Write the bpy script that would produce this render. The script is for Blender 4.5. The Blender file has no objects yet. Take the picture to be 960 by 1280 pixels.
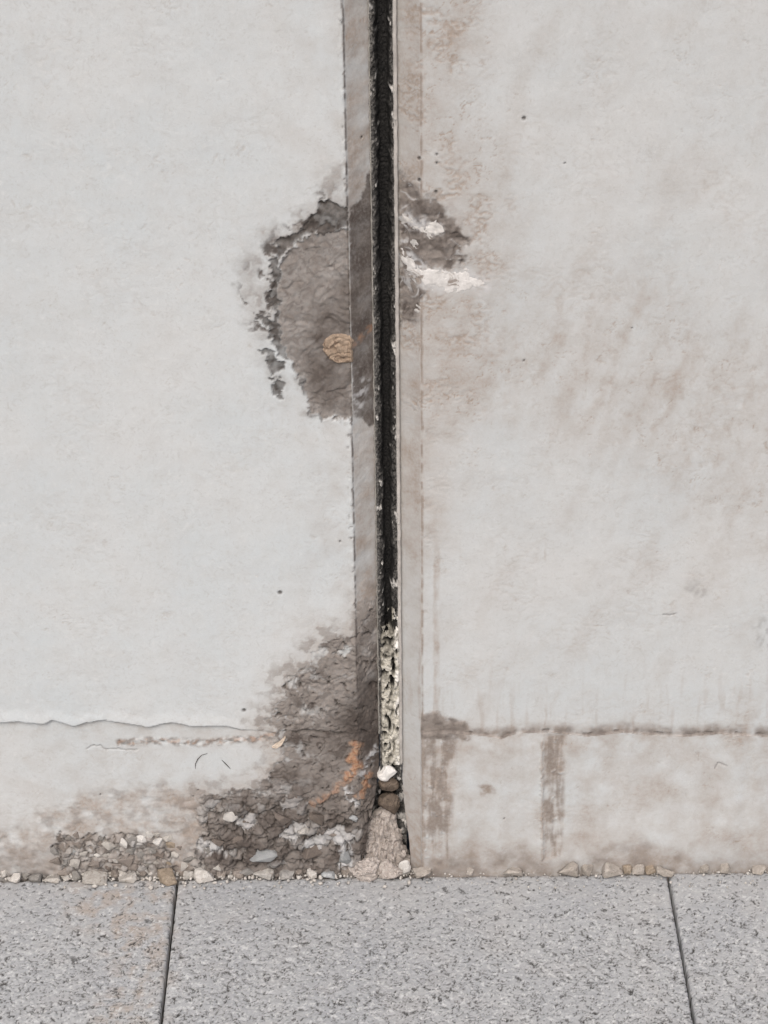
import bpy, math, random
import numpy as np
from mathutils import Vector, Matrix, noise as mnoise

# ------------------------------------------------------------------ camera
F, PW, PH = 2700.0, 960.0, 1280.0          # focal length in photo pixels, photo size
PITCH, ROLL = math.radians(31.0), math.radians(0.72)
CAM = np.array([0.0, -1.351, 1.1556])
fwd = np.array([0, math.cos(PITCH), -math.sin(PITCH)])
r0 = np.array([1.0, 0, 0]); u0 = np.array([0, math.sin(PITCH), math.cos(PITCH)])
rgt = r0*math.cos(ROLL) - u0*math.sin(ROLL)
upv = u0*math.cos(ROLL) + r0*math.sin(ROLL)

scene = bpy.context.scene
cd = bpy.data.cameras.new('camera'); cam = bpy.data.objects.new('camera', cd)
scene.collection.objects.link(cam)
cd.sensor_fit = 'VERTICAL'; cd.sensor_height = 36.0; cd.sensor_width = 27.0
cd.lens = F/PH*36.0; cd.clip_start = 0.05; cd.clip_end = 500
cam.matrix_world = Matrix(((rgt[0], upv[0], -fwd[0], CAM[0]), (rgt[1], upv[1], -fwd[1], CAM[1]),
                           (rgt[2], upv[2], -fwd[2], CAM[2]), (0, 0, 0, 1)))
scene.camera = cam

# ------------------------------------------------------------------ light: bright overcast, brighter from the left
SUN_EL, SUN_AZ = math.radians(48), math.radians(-170)     # azimuth measured from +Y towards +X: behind-left of the viewer
world = bpy.data.worlds.new('World'); scene.world = world; world.use_nodes = True
nt = world.node_tree; bg = nt.nodes['Background']
sky = nt.nodes.new('ShaderNodeTexSky'); sky.sky_type = 'NISHITA'; sky.sun_disc = False
sky.sun_elevation = SUN_EL; sky.sun_rotation = SUN_AZ
sky.air_density = 0.7; sky.dust_density = 6.0; sky.ozone_density = 1.0
nt.links.new(sky.outputs[0], bg.inputs[0]); bg.inputs[1].default_value = 0.12
sd = bpy.data.lights.new('sun', 'SUN'); sd.energy = 1.3; sd.angle = math.radians(28); sd.color = (1.0, 0.975, 0.94)
sun = bpy.data.objects.new('sun', sd); scene.collection.objects.link(sun)
sdir = Vector((math.sin(SUN_AZ)*math.cos(SUN_EL), math.cos(SUN_AZ)*math.cos(SUN_EL), math.sin(SUN_EL)))
sun.rotation_euler = sdir.to_track_quat('Z', 'Y').to_euler()
sun.location = sdir*5
vs = scene.view_settings; vs.view_transform = 'Standard'; vs.look = 'None'; vs.gamma = 1.0
vs.exposure = 0.31

# ------------------------------------------------------------------ pixel of the photograph -> point on the wall (y = yw) or ground
def W1(x, y, yw=0.0):
    ray = fwd*F + rgt*(x-PW/2) - upv*(y-PH/2)
    t = (yw-CAM[1])/ray[1]; p = CAM + ray*t
    return p[0], p[2]
def W(pts): return np.array([W1(*p) for p in pts])
def G1(x, y, z=0.0):
    ray = fwd*F + rgt*(x-PW/2) - upv*(y-PH/2)
    t = (z-CAM[2])/ray[2]; p = CAM + ray*t
    return p[0], p[1]
PX = 0.0006                                  # about one photo pixel, in metres, on the wall

# ------------------------------------------------------------------ numpy noise
_ang = np.arange(256)*2*np.pi/256
_GX = np.cos(_ang).astype(np.float32); _GY = np.sin(_ang).astype(np.float32)
def _hash(ix, iy, seed):
    h = (ix.astype(np.uint32)*np.uint32(374761393) + iy.astype(np.uint32)*np.uint32(668265263)
         + np.uint32((seed*2246822519 + 12345) & 0xffffffff))
    h = (h ^ (h >> np.uint32(13)))*np.uint32(1274126177)
    return h ^ (h >> np.uint32(16))
def pn(x, y, seed=0):
    xf = np.floor(x); yf = np.floor(y)
    ix = xf.astype(np.int64); iy = yf.astype(np.int64)
    fx = (x-xf).astype(np.float32); fy = (y-yf).astype(np.float32)
    def g(dx, dy):
        h = _hash(ix+dx, iy+dy, seed) & np.uint32(255)
        return _GX[h]*(fx-dx) + _GY[h]*(fy-dy)
    sx = fx*fx*fx*(fx*(fx*6-15)+10); sy = fy*fy*fy*(fy*(fy*6-15)+10)
    a = g(0, 0); a = a + sx*(g(1, 0)-a)
    b = g(0, 1); b = b + sx*(g(1, 1)-b)
    return (a + sy*(b-a))*2.0
def fbm(x, y, f, o=3, seed=0, gain=0.5):
    r = 0; a = 1.0; s = 0
    for i in range(o):
        r = r + a*pn(x*f+17.3*i+seed*3.1, y*f-9.7*i, seed+i*7); s += a; a *= gain; f *= 2.03
    return r/s
def ridge(x, y, f, o=3, seed=0, gain=0.5):
    r = 0; a = 1.0; s = 0
    for i in range(o):
        r = r + a*(1-2*np.abs(pn(x*f+11.3*i, y*f+5.7*i, seed+i*5))); s += a; a *= gain; f *= 2.03
    return r/s                               # about -1 .. 1, high on the ridges
def worley(x, y, f, seed=0):
    x = x*f; y = y*f
    ix = np.floor(x).astype(np.int64); iy = np.floor(y).astype(np.int64)
    f1 = np.full(x.shape, 9.0, np.float32); f2 = f1.copy(); cid = np.zeros(x.shape, np.float32)
    for dx in (-1, 0, 1):
        for dy in (-1, 0, 1):
            h = _hash(ix+dx, iy+dy, seed)
            px = ix+dx+(h & np.uint32(1023))/1024.0; py = iy+dy+((h >> np.uint32(10)) & np.uint32(1023))/1024.0
            d = np.hypot(px-x, py-y).astype(np.float32)
            c = d < f1
            f2 = np.where(c, f1, np.minimum(f2, d)); cid = np.where(c, ((h >> np.uint32(20)) & np.uint32(1023))/1023.0, cid)
            f1 = np.where(c, d, f1)
    return f1, f2, cid
def swirl(x, z, f, seed=0):
    """curled, folded noise, about -1 .. 1"""
    a = 0.55/f
    qx = x+a*fbm(x, z, f*0.8, 2, seed); qz = z+a*fbm(x, z, f*0.8, 2, seed+3)
    rx = qx+a*0.8*fbm(qx, qz, f*1.7, 2, seed+6); rz = qz+a*0.8*fbm(qx, qz, f*1.7, 2, seed+9)
    return ridge(rx, rz, f, 2, seed+12)
def sst(a, b, v):
    t = np.clip((v-a)/(b-a), 0, 1); return t*t*(3-2*t)
def sdf(poly, x, z, margin=0.03):
    """signed distance to a polygon on the wall, negative inside"""
    out = np.full(x.shape, 1.0)
    lo = poly.min(0)-margin; hi = poly.max(0)+margin
    k = (x > lo[0]) & (x < hi[0]) & (z > lo[1]) & (z < hi[1])
    if not k.any(): return out
    px, pz = x[k], z[k]; d = np.full(px.shape, 1e9); ins = np.zeros(px.shape, bool)
    n = len(poly)
    for i in range(n):
        ax, az = poly[i]; bx, bz = poly[(i+1) % n]
        ex, ez = bx-ax, bz-az; wx, wz = px-ax, pz-az
        t = np.clip((wx*ex+wz*ez)/(ex*ex+ez*ez+1e-12), 0, 1)
        d = np.minimum(d, (wx-ex*t)**2+(wz-ez*t)**2)
        c = ((az > pz) != (bz > pz)) & (px < (bx-ax)*(pz-az)/((bz-az) if abs(bz-az) > 1e-12 else 1e-12)+ax)
        ins ^= c
    d = np.sqrt(d); out[k] = np.where(ins, -d, d); return out
def ldist(line, x, z, margin=0.02):
    """distance to an open polyline"""
    out = np.full(x.shape, 1.0)
    lo = line.min(0)-margin; hi = line.max(0)+margin
    k = (x > lo[0]) & (x < hi[0]) & (z > lo[1]) & (z < hi[1])
    if not k.any(): return out
    px, pz = x[k], z[k]; d = np.full(px.shape, 1e9)
    for i in range(len(line)-1):
        ax, az = line[i]; bx, bz = line[i+1]
        ex, ez = bx-ax, bz-az; wx, wz = px-ax, pz-az
        t = np.clip((wx*ex+wz*ez)/(ex*ex+ez*ez+1e-12), 0, 1)
        d = np.minimum(d, (wx-ex*t)**2+(wz-ez*t)**2)
    out[k] = np.sqrt(d); return out

# ------------------------------------------------------------------ materials
def lin(c): return tuple(((v/255)/12.92 if v/255 <= 0.04045 else ((v/255+0.055)/1.055)**2.4) for v in c)
def alb(c, k=0.80): return tuple(v*k for v in lin(c)) + (1.0,)
class NT:
    def __init__(s, name):
        s.m = bpy.data.materials.new(name); s.m.use_nodes = True; s.t = s.m.node_tree
        s.b = s.t.nodes['Principled BSDF']
    def n(s, typ, **kw):
        nd = s.t.nodes.new(typ)
        for k, v in kw.items():
            if k in nd.inputs: s.put(nd.inputs[k], v)
            else: setattr(nd, k, v)
        return nd
    def put(s, sock, v):
        if hasattr(v, 'is_output'): s.t.links.new(v, sock)
        else: sock.default_value = v
    def attr(s, name): return s.n('ShaderNodeAttribute', attribute_name=name).outputs['Fac']
    def noise(s, scale, detail=3, rough=0.55, vec=None, dist=0.0):
        nd = s.n('ShaderNodeTexNoise'); nd.inputs['Scale'].default_value = scale
        nd.inputs['Detail'].default_value = detail; nd.inputs['Roughness'].default_value = rough
        nd.inputs['Distortion'].default_value = dist
        s.put(nd.inputs['Vector'], vec or s.pos()); return nd.outputs['Fac']
    def pos(s):
        if not hasattr(s, '_p'): s._p = s.n('ShaderNodeTexCoord').outputs['Object']
        return s._p
    def math(s, op, a, b=None, clamp=False):
        nd = s.n('ShaderNodeMath', operation=op, use_clamp=clamp); s.put(nd.inputs[0], a)
        if b is not None: s.put(nd.inputs[1], b)
        return nd.outputs[0]
    def ramp(s, v, lo, hi, a=0.0, b=1.0):
        nd = s.n('ShaderNodeMapRange'); s.put(nd.inputs[0], v)
        for i, q in enumerate((lo, hi, a, b)): nd.inputs[i+1].default_value = q
        return nd.outputs[0]
    def mix(s, f, a, b, blend='MIX'):
        nd = s.n('ShaderNodeMix', data_type='RGBA', blend_type=blend); s.put(nd.inputs[0], f)
        s.put(nd.inputs[6], a); s.put(nd.inputs[7], b); return nd.outputs[2]
    def bump(s, h, strength, dist):
        nd = s.n('ShaderNodeBump'); nd.inputs['Strength'].default_value = strength
        nd.inputs['Distance'].default_value = dist; s.put(nd.inputs['Height'], h)
        s.t.links.new(nd.outputs[0], s.b.inputs['Normal'])
    def done(s, col, rough):
        s.put(s.b.inputs['Base Color'], col); s.put(s.b.inputs['Roughness'], rough)
        s.b.inputs['Specular IOR Level'].default_value = 0.25
        return s.m

def concrete_material():
    t = NT('weathered_concrete')
    n_big = t.noise(9, 4); n_mid = t.noise(70, 4, 0.6); n_fine = t.noise(420, 4, 0.65); n_grain = t.noise(1500, 2)
    c = t.mix(t.ramp(n_big, 0.35, 0.65), alb((200, 207, 210)), alb((206, 210, 211)))
    c = t.mix(t.ramp(n_mid, 0.42, 0.72, 0, 0.35), c, alb((196, 197, 195)))
    fk = t.noise(190, 3, 0.6, dist=2.2)
    c = t.mix(t.ramp(fk, 0.55, 0.72, 0, 0.42), c, alb((180, 180, 178)))
    c = t.mix(t.ramp(fk, 0.43, 0.30, 0, 0.42), c, alb((216, 219, 219)))
    soil = t.math('MULTIPLY', t.attr('soil'), t.ramp(n_fine, 0.3, 0.65, 0.75, 1.1), True)
    c = t.mix(soil, c, t.mix(t.ramp(n_mid, 0.35, 0.65), alb((174, 165, 157)), alb((160, 148, 137))))
    mor = t.math('MULTIPLY', t.attr('mortar'), t.ramp(n_fine, 0.3, 0.6, 0.85, 1.05), True)
    c = t.mix(mor, c, t.mix(t.ramp(n_fine, 0.38, 0.9), alb((128, 121, 115)), alb((163, 156, 150))))
    damp_and_shade = t.math('MULTIPLY', t.attr('damp_and_shade'), t.ramp(n_fine, 0.3, 0.6, 0.85, 1.1), True)
    c = t.mix(damp_and_shade, c, t.mix(t.ramp(n_mid, 0.4, 0.6), alb((88, 80, 75)), alb((100, 93, 88))))
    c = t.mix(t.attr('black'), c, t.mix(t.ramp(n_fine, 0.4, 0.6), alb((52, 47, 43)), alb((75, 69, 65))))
    c = t.mix(t.attr('rust'), c, t.mix(t.ramp(n_fine, 0.36, 0.64), alb((158, 108, 76)), alb((190, 158, 130))))
    c = t.mix(t.attr('lime'), c, t.mix(t.ramp(n_fine, 0.35, 0.9), alb((196, 198, 200)), alb((226, 226, 225))))
    c = t.mix(1.0, c, t.mix(n_grain, (0.9, 0.9, 0.9, 1), (1.08, 1.08, 1.08, 1)), 'MULTIPLY')
    h = t.math('ADD', t.math('MULTIPLY', n_fine, 0.7), t.math('MULTIPLY', n_grain, 0.3))
    st = t.math('ADD', t.math('MULTIPLY', t.attr('mortar'), 1.8), 0.4)
    t.bump(t.math('MULTIPLY', h, st), 0.5, 0.0007)
    return t.done(c, t.ramp(t.attr('damp_and_shade'), 0, 1, 0.9, 0.72))

def slab_material():
    t = NT('granular_concrete_paving')
    n_big = t.noise(14, 4); n_mid = t.noise(160, 3); n_fine = t.noise(900, 3, 0.6); vor = t.n('ShaderNodeTexVoronoi'); vor.inputs['Scale'].default_value = 620
    t.put(vor.inputs['Vector'], t.pos())
    c = t.mix(t.ramp(n_big, 0.35, 0.65), alb((166, 169, 172), 0.84), alb((174, 176, 177), 0.84))
    c = t.mix(t.ramp(n_mid, 0.4, 0.65, 0, 0.5), c, alb((156, 159, 161), 0.84))
    sep = t.n('ShaderNodeSeparateColor'); t.put(sep.inputs[0], vor.outputs['Color'])
    c = t.mix(t.ramp(sep.outputs[0], 0.9, 0.99, 0, 0.3), c, alb((205, 207, 208), 0.84))
    c = t.mix(t.ramp(sep.outputs[1], 0.92, 0.99, 0, 0.25), c, alb((112, 112, 111), 0.84))
    c = t.mix(t.math('MULTIPLY', t.attr('soil'), t.ramp(n_mid, 0.3, 0.65, 0.5, 1.0)), c, alb((168, 156, 144), 0.84))
    c = t.mix(t.attr('pit'), c, alb((72, 71, 70), 0.84))
    c = t.mix(t.attr('fleck'), c, alb((208, 210, 211), 0.84))
    c = t.mix(1.0, c, t.mix(n_fine, (0.88, 0.88, 0.88, 1), (1.12, 1.12, 1.12, 1)), 'MULTIPLY')
    t.bump(t.math('ADD', n_fine, t.math('MULTIPLY', n_mid, 0.6)), 0.55, 0.0006)
    return t.done(c, 0.9)

def rock_material(name, ca, cb, k=0.8, scale=260, rough=0.85, spots=None, bump=0.6):
    t = NT(name)
    rnd = t.n('ShaderNodeObjectInfo').outputs['Random']
    n1 = t.noise(scale, 4, 0.65, dist=0.6); n2 = t.noise(scale*5, 3, 0.6)
    c = t.mix(t.ramp(n1, 0.36, 0.64), alb(ca, k), alb(cb, k))
    c = t.mix(1.0, c, t.mix(rnd, (0.85, 0.84, 0.82, 1), (1.12, 1.12, 1.12, 1)), 'MULTIPLY')
    if spots: c = t.mix(t.ramp(t.noise(scale*0.8, 3, 0.6, dist=1.5), 0.56, 0.66), c, alb(spots, k))
    c = t.mix(1.0, c, t.mix(n2, (0.8, 0.8, 0.8, 1), (1.2, 1.2, 1.2, 1)), 'MULTIPLY')
    t.bump(t.math('ADD', n1, t.math('MULTIPLY', n2, 0.5)), bump, 0.0008)
    return t.done(c, rough)

def seal_material():
    t = NT('old_black_sealant')
    n1 = t.noise(500, 4, 0.65, dist=0.8); n2 = t.noise(1600, 2)
    c = t.mix(t.ramp(n1, 0.35, 0.7), alb((18, 18, 18)), alb((42, 41, 40)))
    c = t.mix(t.attr('dust'), c, t.mix(t.ramp(n1, 0.4, 0.6), alb((98, 96, 93)), alb((146, 144, 140))))
    c = t.mix(t.attr('flake'), c, t.mix(n2, alb((150, 149, 145)), alb((214, 212, 208))))
    t.bump(n1, 0.6, 0.0008)
    return t.done(c, 0.75)
def filler_material():
    t = NT('yellowed_foam')
    n1 = t.noise(300, 4, 0.65, dist=0.8); n2 = t.noise(1400, 2)
    c = t.mix(t.ramp(n1, 0.35, 0.65), alb((178, 174, 161)), alb((216, 213, 203)))
    c = t.mix(t.attr('grime'), c, t.mix(n1, alb((112, 109, 100)), alb((150, 146, 136))))
    c = t.mix(t.attr('bare'), c, alb((240, 238, 232)))
    c = t.mix(t.attr('hole'), c, alb((24, 23, 21)))
    t.bump(t.math('ADD', n1, n2), 0.6, 0.0008)
    return t.done(c, 0.8)

M_CON = concrete_material(); M_SLAB = slab_material(); M_SEAL = seal_material(); M_FILL = filler_material()
M_LIME = rock_material('lime_crust', (198, 197, 195), (222, 221, 219), scale=110, spots=(150, 142, 135), bump=0.2)
M_PLUG = rock_material('rusty_ochre_mortar', (146, 129, 112), (174, 156, 138), scale=260, spots=(126, 108, 93))
M_EDGE = rock_material('smooth_grey_strip', (138, 136, 132), (164, 162, 158), scale=60, rough=0.6)
M_EDGE2 = rock_material('pale_smooth_strip', (166, 163, 159), (188, 185, 181), scale=60, rough=0.6)
M_HEAP = rock_material('pinkish_mortar', (164, 156, 150), (194, 187, 181), scale=330, spots=(140, 131, 124))
M_ST = [rock_material('pale_aggregate', (176, 172, 166), (206, 204, 199), spots=(150, 142, 134)),
        rock_material('white_aggregate', (206, 204, 200), (228, 227, 224), spots=(180, 174, 166)),
        rock_material('grey_aggregate', (132, 130, 127), (164, 162, 158), spots=(110, 106, 102)),
        rock_material('tan_aggregate', (150, 137, 120), (180, 168, 153), spots=(126, 114, 100)),
        rock_material('brown_aggregate', (104, 95, 88), (140, 131, 124), spots=(82, 75, 70)),
        rock_material('bluish_aggregate', (150, 154, 156), (186, 189, 190), spots=(128, 130, 131)),
        rock_material('mortar_coated_aggregate', (126, 118, 111), (166, 158, 151), spots=(104, 96, 90))]
M_CRUMB = rock_material('mortar_crumb', (158, 152, 145), (184, 178, 170), spots=(140, 132, 124))
M_BROWN = rock_material('brown_stone', (84, 74, 66), (122, 110, 98), spots=(64, 57, 52))
M_WHITE = rock_material('white_lump', (222, 221, 218), (240, 239, 237), k=0.85)
M_WOOD = rock_material('pale_wood', (200, 184, 166), (224, 212, 196))
M_HAIR = rock_material('dark_fibre', (58, 54, 50), (80, 75, 70))
M_GROUND = rock_material('bedding_sand', (92, 90, 86), (120, 118, 114), scale=40)
M_BED = rock_material('dark_soil', (44, 40, 37), (66, 61, 57), scale=200)

# ------------------------------------------------------------------ object helpers
COL = scene.collection
def link(o, parent=None):
    COL.objects.link(o)
    if parent is not None: o.parent = parent
    return o
def empty(name, loc=(0, 0, 0)):
    o = bpy.data.objects.new(name, None); o.location = loc; o.empty_display_size = 0.02
    return link(o)
def tag(o, label=None, cat=None, group=None, kind=None):
    for k, v in (('label', label), ('category', cat), ('group', group), ('kind', kind)):
        if v: o[k] = v
    return o
def np_mesh(name, co, quads, mat, attrs=None, parent=None, tris=None, smooth=True, origin=None):
    used = np.unique(quads); rem = np.full(len(co), -1, np.int64); rem[used] = np.arange(len(used))
    co = co[used]; quads = rem[quads]
    if origin is not None: co = co - np.array(origin)
    me = bpy.data.meshes.new(name)
    n = len(quads); k = quads.shape[1]
    me.vertices.add(len(co)); me.vertices.foreach_set('co', np.ascontiguousarray(co, np.float32).ravel())
    me.loops.add(n*k); me.loops.foreach_set('vertex_index', np.ascontiguousarray(quads, np.int32).ravel())
    me.polygons.add(n); me.polygons.foreach_set('loop_start', np.arange(0, n*k, k, dtype=np.int32))
    me.update(calc_edges=True)
    if smooth: me.polygons.foreach_set('use_smooth', np.ones(n, bool))
    for a, v in (attrs or {}).items():
        at = me.attributes.new(a, 'FLOAT', 'POINT'); at.data.foreach_set('value', np.ascontiguousarray(np.clip(v[used], 0, 1), np.float32))
    me.materials.append(mat)
    o = bpy.data.objects.new(name, me)
    if origin is not None: o.location = origin
    return link(o, parent)
def grid_quads(nr, nc):
    i = np.arange(nr*nc).reshape(nr, nc)
    return np.stack([i[:-1, :-1], i[:-1, 1:], i[1:, 1:], i[1:, :-1]], -1)   # (nr-1, nc-1, 4)

# ------------------------------------------------------------------ the two wall panels: their surface as a function of (x, z)
XA_L = 0.5*(W1(434, 60)[0]+W1(442, 850)[0]); XA_R = 0.5*(W1(529, 60)[0]+W1(526, 850)[0])   # arrises
DEPTH = 0.014
XE_L0 = 0.5*(W1(464, 60, DEPTH)[0]+W1(469.5, 850, DEPTH)[0]); XE_R0 = 0.5*(W1(498, 60, DEPTH)[0]+W1(500, 850, DEPTH)[0])
def xe_left(z):                                 # the left panel's joint edge, worn away at its foot
    za, zb = W1(465, 965)[1], W1(465, 1080)[1]
    return XE_L0 - sst(za, zb, z)*(XE_L0-XA_L-0.003) + 0.0005*pn(z*160, z*0+3.3, 4) + 0.0002*pn(z*700, z*0, 5)
def xe_right(z):
    za, zb = W1(500, 985)[1], W1(512, 1088)[1]
    return XE_R0 + sst(za, zb, z)*0.006 + 0.00025*pn(z*200, z*0+1.3, 8)

CRACK = W([(-400, 905), (0, 903), (20, 902), (55, 905), (65, 900), (84, 905), (92, 908), (108, 903), (130, 900), (158, 904), (170, 906), (186, 909),
           (200, 905), (216, 903), (240, 908), (280, 907), (302, 912), (345, 915), (400, 914), (445, 918), (480, 922)])
LEDGE = W([(480, 917), (527, 916), (560, 914), (590, 917), (625, 921), (650, 915), (690, 914), (730, 919), (780, 914), (840, 919), (900, 916), (960, 920), (1300, 922)])
def zcrack(side, x):
    l = CRACK if side < 0 else LEDGE
    return np.interp(x, l[:, 0], l[:, 1])
P_UP = W([(446, 284), (430, 290), (405, 293), (385, 297), (372, 308), (360, 315), (352, 330), (350, 350), (348, 375), (350, 400), (352, 420),
          (357, 440), (368, 458), (378, 475), (384, 500), (386, 516), (402, 523), (420, 521), (436, 526), (446, 514)])
P_UPD = W([(446, 330), (425, 345), (410, 380), (395, 400), (385, 430), (372, 455), (382, 480), (388, 505), (405, 512), (425, 505), (446, 514)])
B1 = W([(392, 270), (400, 253), (412, 250), (432, 262), (436, 284), (420, 289), (405, 285), (392, 293), (380, 297), (368, 308), (356, 316), (347, 324),
        (345, 306), (352, 296), (370, 291), (380, 282)])
B2 = W([(347, 320), (353, 345), (347, 372), (350, 400), (355, 425), (362, 450), (351, 450), (343, 432), (335, 424), (337, 409), (325, 402), (319, 396), (332, 396),
        (342, 402), (343, 380), (335, 365), (343, 350), (336, 325)])
B3 = W([(325, 436), (340, 438), (346, 450), (354, 463), (345, 470), (337, 460), (333, 448)])
B4 = W([(339, 473), (352, 474), (351, 488), (353, 500), (345, 496)])
SPOT = W([(300, 345), (318, 322), (340, 298), (380, 268), (402, 240), (440, 232), (440, 290), (352, 322), (350, 430), (326, 428), (305, 400)])
HALO = W([(300, 340), (335, 290), (390, 240), (440, 190), (446, 300), (352, 330), (350, 500), (335, 450)])
C_UP = W([(466, 208), (482, 208), (482, 536), (455, 530), (444, 520), (430, 400), (436, 262), (447, 250), (458, 228)])
P_LOW = W([(480, 742), (464, 752), (450, 788), (443, 797), (428, 796), (410, 800), (400, 806), (386, 828), (368, 840), (356, 852), (352, 876), (340, 888), (330, 903),
           (352, 914), (342, 925), (356, 945), (340, 965), (322, 985), (288, 992), (250, 1000), (243, 1012), (252, 1040), (236, 1098), (490, 1130), (490, 742)])
D_LOW = W([(418, 905), (440, 880), (455, 850), (480, 830), (480, 950), (450, 940), (425, 928)])
D_LOW2 = W([(345, 958), (400, 970), (440, 985), (480, 955), (480, 1090), (300, 1095), (252, 1062), (300, 1022), (335, 985)])
P_A = W([(64, 1062), (72, 1045), (100, 1050), (112, 1044), (140, 1052), (160, 1044), (190, 1048), (212, 1052), (218, 1075), (225, 1098), (80, 1098)])
P_TAN = W([(20, 1045), (60, 1018), (120, 995), (200, 988), (250, 1000), (260, 1105), (-60, 1110), (-60, 1060)])
P_BASE = W([(-60, 1062), (40, 1060), (75, 1070), (80, 1120), (-60, 1120)])
RUSTL = W([(446, 934), (441, 948), (446, 960), (436, 972), (424, 982), (404, 1000), (392, 1004)])
RUSTL2 = W([(462, 968), (456, 985), (450, 994)])
LIMEL = W([(470, 938), (462, 948), (458, 962), (448, 968)])
LIMEL2 = W([(436, 985), (438, 998), (444, 1006)])
LIMEL3 = W([(428, 1046), (434, 1060), (430, 1082)])
LIMEC = W([(456, 478), (450, 492), (448, 508)])
STRK = W([(466, 408), (455, 418), (440, 432)])
CR2 = W([(108, 939), (116, 934), (124, 935), (132, 939), (146, 939), (158, 940), (170, 940)])
TANL = W([(150, 931), (190, 928), (228, 930), (262, 931), (290, 926), (322, 924), (344, 918)])
FACE_DOTS = [(305, 888, 3), (350, 741, 3.2), (125, 996, 2), (655, 148, 2.6), (706, 204, 1.6), (655, 451, 2), (632, 436, 1.2), (247, 990, 1.6), (241, 998, 1.6),
             (524, 198, 2.2), (546, 193, 2), (524, 225, 2.2), (545, 240, 2.4), (546, 204, 2), (452, 178, 1.8), (425, 677, 2), (790, 410, 1.6), (630, 1022, 1.8)]
DOTS = [(*W1(a, b), r*PX*(1.0 if r > 2.15 else 0.8)) for a, b, r in FACE_DOTS]

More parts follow.
